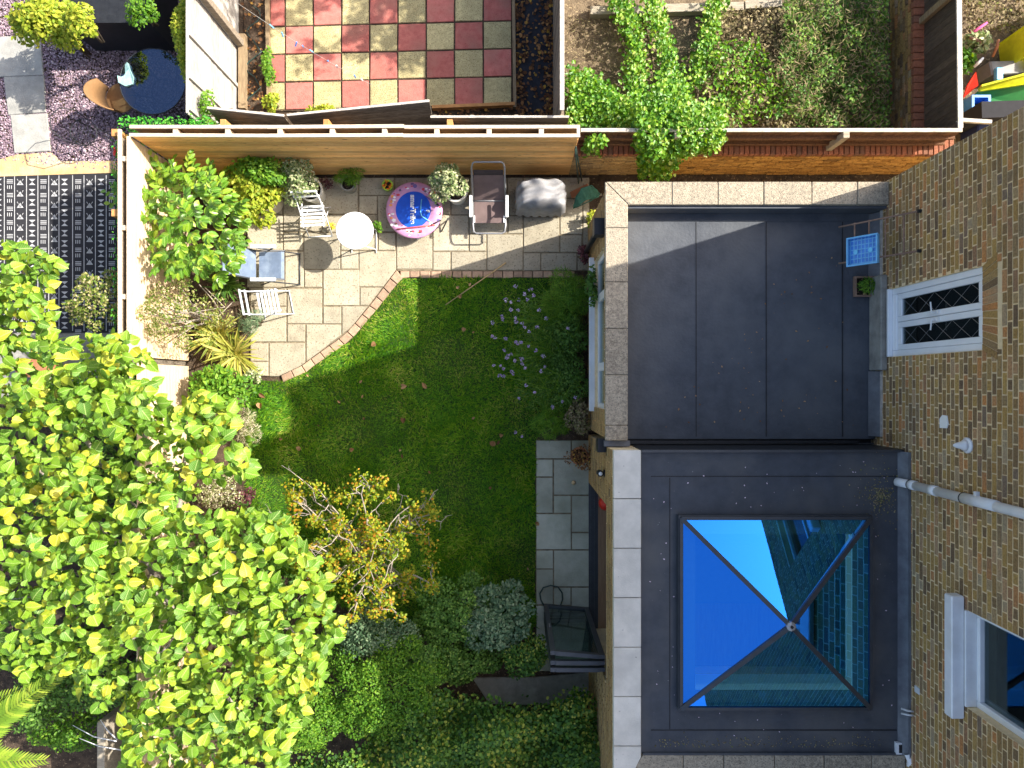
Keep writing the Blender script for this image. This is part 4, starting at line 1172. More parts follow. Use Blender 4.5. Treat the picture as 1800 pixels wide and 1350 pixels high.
q0 = P(1690,232,1.55)
MB().beam((q0.x-.03,fy+.16,1.50),(q0.x+.45,fy+.13,1.50), .05, .05).build('fence_rail', MATS['cap_white'], label='short white timber rail at the corner of the toy yard', cat='rail')
# ------------------------------------------------------------------ furniture and things on the patio
def placed(px, py, z, deg):
    q = P(px, py, z)
    return Matrix.Translation((q.x, q.y, 0)) @ Matrix.Rotation(math.radians(deg), 4, 'Z')
# bistro table
c = P(623.6, 405.4, .70)
bt_ = thing('bistro_table', 'round white metal bistro table standing on the patio', 'table', (c.x, c.y, 0))
MB().lathe([(.0,.688),(.272,.688),(.285,.690),(.287,.70),(.280,.709),(.27,.706),(0,.706)], (c.x,c.y,0), 48).build('table_top', MATS['white_enamel'], bt_, smooth=True)
for s in (-1, 1):
    for t in (-1, 1):
        MB().tube([(c.x+.20*t,c.y+.16*s,.01),(c.x-.16*t,c.y+.14*s,.68)], .010, 8).build('leg', MATS['white_enamel'], bt_, smooth=True)
    MB().tube([(c.x+.20*s,c.y-.21,.02),(c.x+.20*s,c.y+.21,.02)], .009, 8).build('foot_bar', MATS['white_enamel'], bt_, smooth=True)

def folding_chair(label, px, py, deg, m1, slats=6):
    M = placed(px, py, .45, deg)      # local: seat centre at origin, back towards +y
    q = M.translation
    t = thing('folding_chair', label, 'chair', (q.x, q.y, 0), 'slatted folding bistro chairs')
    w = .19
    for i in range(slats):
        y = -.15+.058*i
        MB(M).cbox(-w, y-.017, .444, w, y+.017, .458, .004).build('seat_slat', m1, t)
    for s in (-1, 1):
        MB(M).tube([(s*(w-.03),-.18,.435),(s*(w-.03),.20,.435)], .010, 8).build('seat_rail', m1, t, smooth=True)
        MB(M).tube([(s*w,-.24,.01),(s*w,.02,.40),(s*(w-.01),.20,.66),(s*(w-.015),.27,.88)], .011, 8).build('back_leg', m1, t, smooth=True)
        MB(M).tube([(s*(w-.025),.23,.01),(s*(w-.02),.0,.30),(s*(w-.02),-.13,.44)], .010, 8).build('front_leg', m1, t, smooth=True)
    for z, y in ((.74,.225),(.86,.262)):
        MB(M).cbox(-w-.01, y-.012, z-.02, w+.01, y+.012, z+.02, .004).build('back_slat', m1, t)
    MB(M).tube([(-w,-.235,.015),(w,-.235,.015)], .009, 8).build('stretcher', m1, t, smooth=True)
    MB(M).tube([(-w,.23,.015),(w,.23,.015)], .009, 8).build('stretcher', m1, t, smooth=True)
folding_chair('white slatted folding chair beside the white pot', 549, 379, 3, MATS['white_enamel'])
folding_chair('grey white slatted folding chair at the edge of the flower bed', 471, 531, 101, MATS['chair_grey'])

# reclining garden chair
M = placed(472, 466, .42, 90)
q = M.translation
rc = thing('garden_recliner', 'blue grey mesh garden armchair with dark folding frame', 'chair', (q.x,q.y,0))
m = MB(M)
def sheet(M, L, w, name, mt, par, th=.012):
    m = MB(M)
    t = [m.pts([(-w,y,z),(w,y,z)]) for y, z in L]
    u = [m.pts([(-w,y,z-th),(w,y,z-th)]) for y, z in L]
    for i in range(len(L)-1):
        m.f += [[t[i],t[i]+1,t[i+1]+1,t[i+1]],[u[i]+1,u[i],u[i+1],u[i+1]+1],[t[i],t[i+1],u[i+1],u[i]],[t[i]+1,u[i]+1,u[i+1]+1,t[i+1]+1]]
    m.f += [[t[0],u[0],u[0]+1,t[0]+1],[t[-1],t[-1]+1,u[-1]+1,u[-1]]]
    return m.build(name, mt, par)
sheet(M, [(-.24,.41),(-.2,.43),(.0,.40),(.16,.39)], .21, 'seat', MATS['textilene'], rc)
sheet(M, [(.20,.42),(.27,.62),(.36,.85),(.43,1.02),(.47,1.06)], .215, 'backrest', MATS['textilene'], rc)
for s in (-1, 1):
    MB(M).tube([(s*.225,-.26,.42),(s*.225,.18,.395),(s*.225,.28,.62),(s*.225,.47,1.06)], .012, 8).build('side_tube', MATS['anthracite'], rc, smooth=True)
    MB(M).tube([(s*.25,-.38,.01),(s*.25,.05,.42),(s*.25,.22,.60)], .011, 8).build('leg', MATS['anthracite'], rc, smooth=True)
    MB(M).tube([(s*.255,.26,.01),(s*.255,-.02,.38),(s*.255,-.16,.60)], .011, 8).build('leg', MATS['anthracite'], rc, smooth=True)
    MB(M).cbox(s*.255-.028,-.18,.60,s*.255+.028,.22,.628,.008).build('armrest', MATS['chair_grey'], rc)
MB(M).tube([(-.25,-.37,.015),(.25,-.37,.015)], .010, 8).build('stretcher', MATS['anthracite'], rc, smooth=True)
MB(M).tube([(-.215,.47,1.06),(.215,.47,1.06)], .012, 8).build('top_tube', MATS['anthracite'], rc, smooth=True)

# toddler trampoline
c = P(728, 369, .26)
tr = thing('mini_trampoline', 'round pink and blue mini trampoline lying by the potted olive', 'trampoline', (c.x,c.y,0))
MB().lathe([(.40,.20),(.445,.21),(.452,.24),(.44,.262),(.36,.268),(.30,.262),(.292,.255)], (c.x,c.y,0), 56).build('padded_rim', MATS['trampoline_pink'], tr, smooth=True)
c2 = P(724, 368, .26)
MB().lathe([(0,.258),(.301,.258),(.301,.250),(0,.25)], (c2.x,c2.y,0), 48).build('jumping_mat', MATS['trampoline_blue'], tr)
for k in range(6):
    a = k*1.047+.3
    MB().tube([(c.x+.41*math.cos(a),c.y+.41*math.sin(a),.22),(c.x+.40*math.cos(a),c.y+.40*math.sin(a),.0)], .016, 10).build('leg', MATS['tube_grey'], tr, smooth=True)
# printed pattern on the rim
for i in range(64):
    a = rnd(0, 6.283); r = rnd(.335,.425)
    w = rnd(.014,.036)
    x, y = c.x+r*math.cos(a), c.y+r*math.sin(a)
    n = random.choice([4,5,6,8]); b0 = rnd(0,6.28); el = rnd(.5,1.0)
    pl = []
    for j in range(n):
        t = b0+6.283*j/n
        pl.append((x+w*math.cos(t), y+w*el*math.sin(t)))
    zt = .2705 if r < .40 else .2655
    m = MB(); k = m.pts([(p[0],p[1],zt) for p in pl]+[(p[0],p[1],zt-.012) for p in pl]); m.f.append([k+j for j in range(n)])
    for j in range(n): m.f.append([k+j,k+n+j,k+n+(j+1)%n,k+(j+1)%n])
    m.build('printed_motif', MATS[random.choice(['print_white','print_red','print_purple','print_orange','print_pale','print_red','print_white'])], tr)
def text_part(s, loc, size, rotz, mt, par, name='lettering'):
    cu = bpy.data.curves.new(name, 'FONT'); cu.body = s; cu.size = size; cu.align_x = 'CENTER'; cu.align_y = 'CENTER'; cu.extrude = .001; cu.offset = .004
    ob = bpy.data.objects.new(name, cu); col.objects.link(ob)
    bpy.context.view_layer.update()
    me = bpy.data.meshes.new_from_object(ob)
    bpy.data.objects.remove(ob)
    R = Matrix.Rotation(rotz, 4, 'Z'); me.transform(R)
    return add_mesh(name, me, loc, mt, par)
text_part('smarTrike', P(725.5,368,.261)+Vector((-.0,0,0)), .112, -math.pi/2, MATS['print_white'], tr)
text_part('F', P(752,371,.261), .075, -math.pi/2, MATS['print_white'], tr)
MB().tube([P(741,350,.262),P(739,372,.262),P(741,380,.262),P(762,394,.262)], .009, 6).build('printed_line', MATS['print_cyan'], tr, smooth=True)
hb = thing('toy_pole', 'red and white handle bar lying across the mini trampoline', 'pole', P(730,398,.29))
MB().tube([P(697,403,.285),P(764,395,.285)], .011, 8).build('bar', MATS['pipe_red'], hb, smooth=True)
MB().tube([P(757,396,.285),P(775,387,.285)], .013, 8).build('grip', MATS['black_rubber'], hb, smooth=True)
hb = thing('toy_pole', 'dark and white handle bar at the right edge of the trampoline', 'pole', P(762,354,.29))
MB().tube([P(748,345,.285),P(768,358,.285)], .011, 8).build('bar', MATS['print_purple'], hb, smooth=True)
MB().tube([P(766,357,.285),P(772,362,.285)], .014, 8).build('grip', MATS['black_rubber'], hb, smooth=True)
MB().tube([P(733,420,.02),P(750,412,.05)], .014, 8).build('plastic_rod', MATS['paint_white'], smooth=True, label='loose white plastic rod beneath the trampoline edge', cat='rod')
MB().tube([P(776,407,.02),P(788,383,.14)], .011, 8).build('metal_rod', MATS['black_rubber'], smooth=True, label='short dark rod on the paving right of the trampoline', cat='rod')

# sun lounger
sx = P(860,400,.35).x
sun = thing('sun_lounger', 'brown canvas sun lounger on a grey tube frame against the fence', 'lounger', (sx,2.8,0))
M = Matrix.Translation((sx,0,0))
sheet(M, [(2.55,.33),(2.62,.345),(2.9,.34)], .235, 'seat', MATS['canvas_brown'], sun)
sheet(M, [(2.905,.35),(3.05,.55),(3.18,.76)], .235, 'backrest', MATS['canvas_brown'], sun)
sheet(M, [(3.185,.765),(3.20,.80),(3.235,.845)], .225, 'headrest', MATS['canvas_dark'], sun, .03)
def loop(pts, r, name, mt, par): return MB().tube(pts, r, 10).build(name, mt, par, smooth=True)
loop([(sx-.255,2.88,.34),(sx-.255,3.02,.52),(sx-.25,3.26,.90),(sx-.23,3.30,.955),(sx-.2,3.315,.975),(sx+.2,3.315,.975),(sx+.23,3.30,.955),(sx+.25,3.26,.90),(sx+.255,3.02,.52),(sx+.255,2.88,.34)], .014, 'back_tube', MATS['tube_grey'], sun)
loop([(sx-.255,2.90,.34),(sx-.255,2.50,.34),(sx-.245,2.41,.33),(sx-.2,2.385,.33),(sx+.2,2.385,.33),(sx+.245,2.41,.33),(sx+.255,2.50,.34),(sx+.255,2.90,.34)], .014, 'seat_tube', MATS['tube_grey'], sun)
loop([(sx-.24,2.895,.35),(sx+.24,2.895,.35)], .012, 'cross_tube', MATS['tube_grey'], sun)
for s in (-1, 1):
    loop([(sx+s*.28,2.98,.0),(sx+s*.28,2.70,.56),(sx+s*.28,2.66,.58)], .011, 'leg', MATS['tube_grey'], sun)
    loop([(sx+s*.27,2.48,.0),(sx+s*.27,2.62,.34)], .011, 'leg', MATS['tube_grey'], sun)
    MB().cbox(sx+s*.28-.025,2.58,.575,sx+s*.28+.025,2.92,.60,.008).build('armrest', MATS['paint_white'], sun)
    MB().box(sx+s*.235-.012,2.55,.335,sx+s*.235+.012,2.66,.36).build('hinge', MATS['paint_white'], sun)

# covered barbecue
c = P(953,333,.85)
bb = thing('covered_barbecue', 'barbecue under a creased grey fabric cover against the fence', 'barbecue', (c.x,c.y,0))
m = MB(); nx, ny = 40, 28
W, D = .39, .235
idx = []
for j in range(ny+1):
    row = []
    for i in range(nx+1):
        u = i/nx*2-1; v = j/ny*2-1
        e = max(abs(u)**6, abs(v)**6)
        x = c.x+u*W*(1-.06*abs(v)**3); y = c.y+v*D*(1-.10*abs(u)**3)
        z = .80-.22*e-.05*u*u+.035*math.sin(7*u+3*v*v+1)*(.3+abs(v))+.03*math.sin(9*v-5*u+2*math.sin(3*u))*(.4+.6*abs(u))-.05*max(0,u-.1)*abs(v)
        row.append((x,y,z))
    idx.append(m.pts(row))
for j in range(ny):
    for i in range(nx): m.f.append([idx[j]+i,idx[j]+i+1,idx[j+1]+i+1,idx[j+1]+i])
rim = [idx[0]+i for i in range(nx+1)]+[idx[j]+nx for j in range(1,ny+1)]+[idx[ny]+i for i in range(nx-1,-1,-1)]+[idx[j] for j in range(ny-1,0,-1)]
bot = []
for k, i in enumerate(rim):
    v = m.v[i]; f_ = 1.02+.05*math.sin(k*.9)
    bot.append(m.pts([(c.x+(v.x-c.x)*f_, c.y+(v.y-c.y)*f_, .12+.03*math.sin(k*1.7))]))
for k in range(len(rim)):
    l = (k+1) % len(rim); m.f.append([rim[k],bot[k],bot[l],rim[l]])
m.build('cover', MATS['cover_grey'], bb, smooth=True)
for s in (-1,1):
    for t in (-1,1): MB().tube([(c.x+s*.3,c.y+t*.17,0),(c.x+s*.3,c.y+t*.17,.5)], .015, 8).build('leg', MATS['black_metal'], bb, smooth=True)

def pot(label, px, py, r, h, mt, soil=True, rim=.02, base_r=.75, name='plant_pot', group=None):
    q = P(px, py, h)
    t = thing(name, label, 'pot', (q.x,q.y,0), group)
    MB().lathe([(r*base_r,0),(r*.9,h*.5),(r,h-.05),(r+.008,h-.045),(r+.008,h),(r-rim,h),(r-rim-.005,h-.06),(0,h-.06)], (q.x,q.y,0), 32).build('pot', mt, t, smooth=False)
    smooth_sharp(t.children[0])
    if soil: MB().lathe([(0,h-.045),(r*.5,h-.04),(r-rim-.004,h-.055)], (q.x,q.y,0), 20).build('compost', MATS['compost'], t, smooth=True)
    return t
pot('white round pot of dark compost behind the white folding chair', 546, 333, .178, .40, MATS['pot_white'])
pot('large white pot holding the olive tree beside the lounger', 801, 333, .185, .42, MATS['pot_white'])
pot('wide cream pot half hidden by the lime green shrub', 461, 343, .24, .48, MATS['pot_cream'])
pot('grey pot under the trailing fern against the fence', 611, 322, .12, .28, MATS['concrete'])
pot('terracotta pot tucked against the covered barbecue', 922, 356, .145, .22, MATS['terracotta'])
MB().lathe([(.0,.0),(.085,.005),(.085,.02),(.05,.035),(0,.05)], P(926,352,.24), 20).build('pot_lid', MATS['cover_grey'], smooth=True, label='round grey lid resting in the terracotta pot', cat='lid')
lp = pot('small lime green bucket of red flowers by the fence', 681, 325, .082, .15, MATS['lime_plastic'], rim=.012)
n = 40; q = P(681,325,.15)
a = rng.uniform(0,6.28,n); r = np.sqrt(rng.random(n))*.06
scatter('flowers', T_RHOMB, np.column_stack([q.x+r*np.cos(a), q.y+r*np.sin(a), .13+rng.random(n)*.05]), basis(rng.normal(0,.4,(n,3))+(0,0,1), a), rng.uniform(.02,.045,n), MATS['petal_mixed'], lp, kind='stuff')
pt = pot('terracotta pot of dead stems on the grey path', 1019, 802, .135, .26, MATS['terracotta'])
# green net and tools in the corner
q = P(1030,342,.3)
gn = thing('leaf_net', 'folded green net bag lying beside the covered barbecue', 'net', (q.x,q.y,0))
m = MB()
pa = [P(1008,362,.10),P(1012,345,.28),P(1022,332,.42),P(1036,327,.46),P(1050,333,.36),P(1054,341,.2)]
pb = [P(1012,365,.05),P(1020,360,.16),P(1030,352,.22),P(1040,350,.2),P(1049,348,.16),P(1053,346,.1)]
k = m.pts(pa); l = m.pts(pb); k2 = m.pts([p-Vector((0,.03,.08)) for p in pa])
for i in range(5): m.f += [[k+i,k+i+1,l+i+1,l+i],[k2+i+1,k2+i,l+i,l+i+1],[k+i+1,k+i,k2+i,k2+i+1]]
m.build('net', MATS['net_green'], gn)
MB().tube([P(1008,362,.10),P(1022,331,.43),P(1040,326,.47),P(1055,341,.2),P(1040,352,.2),P(1012,365,.06)], .008, 6, closed=True).build('hoop', MATS['net_green'], gn, smooth=True)
MB().beam(P(1004,343,.05),P(1034,328,.25), .10, .02).build('wood_offcut', MATS['terracotta'], label='red brown board leaning behind the green net', cat='board')
MB().beam(P(1030,349,.04),P(1058,342,.06), .03, .02).build('timber_batten', MATS['timber_grey'], label='thin pale batten on the ground by the wall corner', cat='batten')
for i, (a, b) in enumerate(((P(1017,322,.02),P(1011,262,1.5)),(P(1023,318,.02),P(1012,258,1.55)))):
    MB().tube([a,b], .012, 8).build('garden_tool', MATS['hose'], smooth=True, label=['dark green tool handle leaning nearer the fence end','dark green tool handle leaning further from the fence end'][i], cat='tool')
cane = thing('bamboo_cane', 'long bamboo cane lying across the edge of the lawn', 'cane', P(835,498,.03))
MB().tube([P(783,536,.02),P(835,500,.05),P(889,462,.03)], [.007,.009,.010], 8).build('cane', MATS['bamboo'], cane, smooth=True)
for t in (.2,.45,.7,.9):
    q = P(783+(889-783)*t, 536+(462-536)*t, .035)
    MB().tube([q-Vector((.006,.004,0)), q+Vector((.006,.004,0))], .0125, 8).build('joint', MATS['bamboo'], cane, smooth=True)
hs = [P(958,1068,.03),P(951,1055,.03),P(949,1043,.03),P(955,1033,.03),P(968,1029,.03),P(981,1032,.03),P(988,1042,.03),P(989,1053,.03),P(984,1068,.03),P(978,1090,.03),P(968,1100,.03)]
MB().tube(hs, .011, 8).build('garden_hose', MATS['hose'], smooth=True, label='dark hose looped on the grey path by the folding doors', cat='hose')
MB().lathe([(0,0),(.03,.005),(.035,.03),(.015,.05),(0,.052)], P(1008,848,.0), 12).build('snail_stone', MATS['sandstone'], smooth=True, label='small round brown stone on the grey path', cat='stone')

# ------------------------------------------------------------------ on the upper roof
q = P(1535,430,2.5)
ra = thing('airer_frame', 'rusty metal airer frame leaning against the brick wall', 'rack', (4.5,1.8,2.05))
for (yy, nm) in ((2.06,'a'),(1.585,'b')):
    MB().tube([(4.27,yy-.01,2.28),(4.38,yy-.005,2.40),(WALLX-.02,yy,3.10)], .011, 8).build('side_rail', MATS['rust'], ra, smooth=True)
    MB().lathe([(.022,-.02),(.022,.02)], (WALLX-.02,yy,3.10), 10, (-1,0,0)).build('end_cap', MATS['black_rubber'], ra)
for t in (.04,.26,.50,.76):
    x = 4.38+(WALLX-4.38)*t; z = 2.40+.70*t
    MB().tube([(x,1.56,z+.012),(x,2.07,z+.012)], .010, 8).build('rung', MATS['rust'], ra, smooth=True)
# blue crate hung on the frame
cr = thing('plastic_crate', 'pale blue slatted plastic crate resting on the airer frame', 'crate', (4.5,1.75,2.5))
D_ = Vector((.49,0,.70)).normalized(); N_ = Vector((-D_.z,0,D_.x)); Yv = Vector((0,1,0))
O_ = Vector((4.36,1.50,2.40))+N_*.03
Mx = Matrix(((D_.x,Yv.x,N_.x,O_.x),(D_.y,Yv.y,N_.y,O_.y),(D_.z,Yv.z,N_.z,O_.z),(0,0,0,1)))
Lc, Wc, hc = .40, .37, .06
rimm = MB(Mx).box(0,0,hc-.02,Lc,.02,hc).box(0,Wc-.02,hc-.02,Lc,Wc,hc).box(0,.021,hc-.02,.02,Wc-.021,hc).box(Lc-.02,.021,hc-.02,Lc,Wc-.021,hc).build('rim', MATS['crate_blue'], cr)
MB(Mx).box(.005,.005,0,Lc-.005,.012,hc-.021).box(.005,Wc-.012,0,Lc-.005,Wc-.005,hc-.021).box(.005,.013,0,.012,Wc-.013,hc-.021).box(Lc-.012,.013,0,Lc-.005,Wc-.013,hc-.021).build('sides', MATS['crate_blue'], cr)
m = MB(Mx)
for i in range(8): m.box(.02+i*.048,.013,.0,.032+i*.048,Wc-.013,.006)
for i in range(6): m.box(.013,.03+i*.058,.0061,Lc-.013,.042+i*.058,.012)
m.build('base_grid', MATS['crate_blue'], cr)
MB(Mx).box(.01,.01,-.004,Lc-.01,Wc-.01,-.001).build('base_sheet', MATS['blue_plastic'], cr)
for t in (.10,.29):
    MB(Mx).lathe([(0,.014),(.03,.014),(.03,.02),(0,.022)], (t,.18,0), 12).build('boss', MATS['print_cyan'], cr)
# planter tray on the roof
q = P(1522,503,2.1)
tp = thing('planter_tray', 'grey planter tray with green plant and debris on the felt roof', 'planter', (q.x,q.y,NZ))
ring(MB(), (q.x-.15,q.y-.14,q.x+.13,q.y+.13), (q.x-.13,q.y-.12,q.x+.11,q.y+.11), NZ+.002, NZ+.07).build('tray', MATS['rust'], tp)
MB().box(q.x-.129,q.y-.119,NZ+.003,q.x+.109,q.y+.109,NZ+.03).build('compost', MATS['compost'], tp)
n = 240
p, nm, az = leaf_cloud((q.x-.0,q.y+.0,NZ+.10), (.11,.10,.09), n)
scatter('plant', T_BLADE, p, basis(nm, az), rng.uniform(.04,.08,n), MATS['leaf_mid'], tp, kind='stuff', wide=np.full(n,1.8))
for i in range(5):
    b_ = P(1520+i*8+rnd(-3,3), 519+rnd(-4,7), NZ)
    MB().lathe([(0,0),(.03,.005),(.035,.02),(.02,.035),(0,.04)], (b_.x,b_.y,NZ+.002), 8).build('pebble', MATS['sandstone'], label='tan pebble beside the planter tray on the felt roof', cat='pebble', group='pebbles by the roof planter', smooth=True)
n = 70
pp = in_polygon([(2.0,-.6),(4.6,-.6),(4.6,1.9),(3.4,1.5)], n)
scatter('roof_debris', T_RHOMB, np.column_stack([pp, np.full(n, NZ+.012)]), basis(rng.normal(0,.2,(n,3))+(0,0,1), rng.uniform(0,6.28,n)), rng.uniform(.012,.04,n), MATS['leaf_dry'], label='tiny dry leaf scraps scattered over the felt roof', cat='debris', kind='stuff')
n = 60
pp = in_polygon([(1.7,-4.4),(4.7,-4.4),(4.7,-.95),(1.7,-.95)], n*2)
ok_ = ~((pp[:,0]>SK[0]-.05)&(pp[:,0]<SK[2]+.05)&(pp[:,1]>SK[1]-.05)&(pp[:,1]<SK[3]+.05))
pp = pp[ok_]
scatter('roof_debris', T_RHOMB, np.column_stack([pp, np.full(len(pp), SZ+.012)]), basis(rng.normal(0,.2,(len(pp),3))+(0,0,1), rng.uniform(0,6.28,len(pp))), rng.uniform(.008,.026,len(pp)), MATS['print_pale'], label='pale specks of dirt scattered round the roof lantern', cat='debris', kind='stuff')
n = 420
a = rng.uniform(0,6.28,n); r = np.abs(rng.normal(0,.16,n)); q = P(1548,872,SZ)
pos = np.column_stack([q.x+r*np.cos(a)*1.1, q.y+r*np.sin(a)*1.3, np.full(n,SZ+.005)])
scatter('moss', T_CHIP, pos, basis(rng.normal(0,.2,(n,3))+(0,0,1), a), rng.uniform(.006,.02,n), MATS['leaf_dead'], label='patch of brown moss below the white downpipe on the roof', cat='moss', kind='stuff')
n = 260
pos = np.column_stack([rng.uniform(1.75,4.6,n), -4.5+np.abs(rng.normal(0,.06,n)), np.full(n,SZ+.005)])
scatter('moss', T_CHIP, pos, basis(rng.normal(0,.2,(n,3))+(0,0,1), rng.uniform(0,6.28,n)), rng.uniform(.006,.018,n), MATS['leaf_dead'], label='line of grit and moss along the bottom parapet of the roof', cat='moss', kind='stuff')
q = P(1590,1322,2.78)
gu = thing('roof_outlet', 'white pipe bend and leaf guard in the corner of the dark roof', 'pipe', (q.x,q.y,SZ))
MB().box(q.x-.11,q.y-.02,SZ+.002,q.x+.05,q.y+.12,SZ+.05).build('guard', MATS['paint_white'], gu)
MB().box(q.x-.08,q.y+.0,SZ+.051,q.x+.03,q.y+.10,SZ+.055).build('opening', MATS['black_rubber'], gu)
MB().tube([(q.x+.0,q.y+.02,SZ+.1),(q.x+.03,q.y-.06,SZ+.12),(q.x+.06,q.y-.16,SZ+.05),(q.x+.06,q.y-.25,SZ+.06)], .045, 12, cap=False).build('bend', MATS['paint_white'], gu, smooth=True)

# ------------------------------------------------------------------ neighbour's slate garden
rug = thing('outdoor_rug', 'black outdoor rug with white geometric stripes', 'rug', P(100,440))
rx0_, rx1_, ry0_, ry1_ = P(-40,0).x, P(206,0).x, P(0,585).y, P(0,305).y
MB().box(rx0_, ry0_, -.009, rx1_, ry1_, .006).build('rug', MATS['rug_black'], rug)
def flat(m, pl, z=.0075):
    k = m.pts([(a,b,z) for a,b in pl]); m.f.append([k+i for i in range(len(pl))])
m = MB()
cols = [-2,18,36,57,77,96,114,138,158,178,197]
wid = 20
for ci, xc in enumerate(cols):
    for dx in (-10.5,):
        a = P(xc+dx,0).x; flat(m, [(a,ry0_+.03),(a+.012,ry0_+.03),(a+.012,ry1_-.03),(a,ry1_-.03)])
    ty = ci % 3
    y = 312
    while y < 580:
        cxm = P(xc,0).x; cym = P(0,y+8).y; s = .055
        if ty == 0:
            for sg in (1,-1):
                flat(m, [(cxm-s,cym+sg*.05),(cxm+s,cym+sg*.05),(cxm,cym+sg*.005)])
            y += 18
        elif ty == 1:
            for k in range(3): flat(m, [(cxm-.05,cym+.04-k*.026),(cxm+.05,cym+.04-k*.026),(cxm+.05,cym+.028-k*.026),(cxm-.05,cym+.028-k*.026)])
            y2 = cym-.075
            for k in range(3): flat(m, [(cxm-.045+k*.032,y2+.02),(cxm-.033+k*.032,y2+.02),(cxm-.033+k*.032,y2-.04),(cxm-.045+k*.032,y2-.04)])
            y += 24
        else:
            flat(m, [(cxm-s,cym-.05),(cxm+s,cym-.05),(cxm,cym+.03)])
            for sg in (-1,1): flat(m, [(cxm+sg*s,cym+.045),(cxm+sg*(s-.012),cym+.05),(cxm+sg*.006,cym-.045),(cxm+sg*.0,cym-.03)])
            y += 20
pt_ = m.build('woven_pattern', MATS['rug_white'], rug)
# glass table
c = P(268,143,.72)
gt = thing('glass_table', 'round glass garden table reflecting blue sky on the slate chips', 'table', (c.x,c.y,0))
MB().lathe([(0,.71),(.50,.71),(.50,.718),(0,.718)], (c.x,c.y,0), 40).build('glass_top', MATS['table_glass'], gt)
MB().tube([(c.x+.505*math.cos(k*.1963),c.y+.505*math.sin(k*.1963),.714) for k in range(32)], .010, 6, closed=True).build('rim', MATS['black_metal'], gt, smooth=True)
for k in range(4):
    a = k*1.571+.5; MB().tube([(c.x+.42*math.cos(a),c.y+.42*math.sin(a),.70),(c.x+.2*math.cos(a),c.y+.2*math.sin(a),.35),(c.x+.38*math.cos(a),c.y+.38*math.sin(a),.0)], .012, 8).build('leg', MATS['black_metal'], gt, smooth=True)
MB().tube([(c.x+.2*math.cos(k*.3927),c.y+.2*math.sin(k*.3927),.35) for k in range(16)], .009, 6, closed=True).build('brace_ring', MATS['black_metal'], gt, smooth=True)
def garden_chair(label, px, py, deg, seat):
    M = placed(px, py, .45, deg); q = M.translation
    t = thing('rattan_chair', label, 'chair', (q.x,q.y,0))
    MB(M).lathe([(0,.42),(.22,.42),(.235,.44),(.22,.46),(0,.45)], (0,0,0), 24).build('seat', seat, t, smooth=True)
    m = MB(M); n = 12
    lo = []; hi = []
    for i in range(n+1):
        a = math.radians(20+140*i/n); h = .25+.25*math.sin(math.radians(180*i/n))
        lo.append((.24*math.cos(a),.24*math.sin(a),.46)); hi.append((.30*math.cos(a),.30*math.sin(a),.46+h))
    k = m.pts(lo); l = m.pts(hi); k2 = m.pts([(x*.94,y*.94,z) for x,y,z in lo]); l2 = m.pts([(x*.94,y*.94,z) for x,y,z in hi])
    for i in range(n): m.f += [[k+i,k+i+1,l+i+1,l+i],[k2+i+1,k2+i,l2+i,l2+i+1],[l+i,l+i+1,l2+i+1,l2+i],[k+i+1,k+i,k2+i,k2+i+1]]
    m.build('backrest', seat, t, smooth=True)
    for k in range(4):
        a = k*1.571+.785; MB(M).tube([(.2*math.cos(a),.2*math.sin(a),.43),(.23*math.cos(a),.23*math.sin(a),0)], .011, 8).build('leg', MATS['black_metal'], t, smooth=True)
def wire_chair(label, px, py, deg):
    M = placed(px, py, .45, deg); q = M.translation
    t = thing('wire_chair', label, 'chair', (q.x,q.y,0))
    cir = lambda r, z: [(r*math.cos(k*.3142), r*math.sin(k*.3142), z) for k in range(20)]
    MB(M).tube(cir(.21,.44), .008, 6, closed=True).build('seat_ring', MATS['black_metal'], t, smooth=True)
    for k in range(5):
        y = -.14+.07*k; h = math.sqrt(.21**2-y*y)
        MB(M).tube([(-h,y,.44),(h,y,.44)], .004, 5).build('seat_wire', MATS['black_metal'], t)
    MB(M).tube([(-.21,.02,.44),(-.25,.08,.66),(-.18,.22,.80),(0,.28,.84),(.18,.22,.80),(.25,.08,.66),(.21,.02,.44)], .008, 6).build('back_rail', MATS['black_metal'], t, smooth=True)
    for k in range(4):
        a = k*1.571+.785; MB(M).tube([(.19*math.cos(a),.19*math.sin(a),.43),(.23*math.cos(a),.23*math.sin(a),0)], .008, 8).build('leg', MATS['black_metal'], t, smooth=True)
garden_chair('brown wicker chair tucked under the round glass table', 212, 172, 118, MATS['wicker'])
wire_chair('dark wire chair with curved back standing on the slate chips', 146, 232, 70)
ar = []
c0 = P(222,134,.735)
m = MB()
pl = [(-.12,.0),(-.10,-.11),(.0,-.16),(.10,-.12),(.115,-.02),(.06,.10),(.03,.20),(-.01,.16),(-.02,.02),(-.07,-.02)]
k = m.pts([(c0.x+a,c0.y+b,.725+.05*abs(math.sin(9*a+5*b))) for a,b in pl]); m.f.append([k+i for i in range(len(pl))])
k2 = m.pts([(c0.x+a,c0.y+b,.719) for a,b in pl])
for i in range(len(pl)): m.f.append([k+i,k2+i,k2+(i+1)%len(pl),k+(i+1)%len(pl)])
m.build('folded_napkin', MATS['pale_cloth'], label='pale teal folded cloth on the round glass table', cat='cloth')
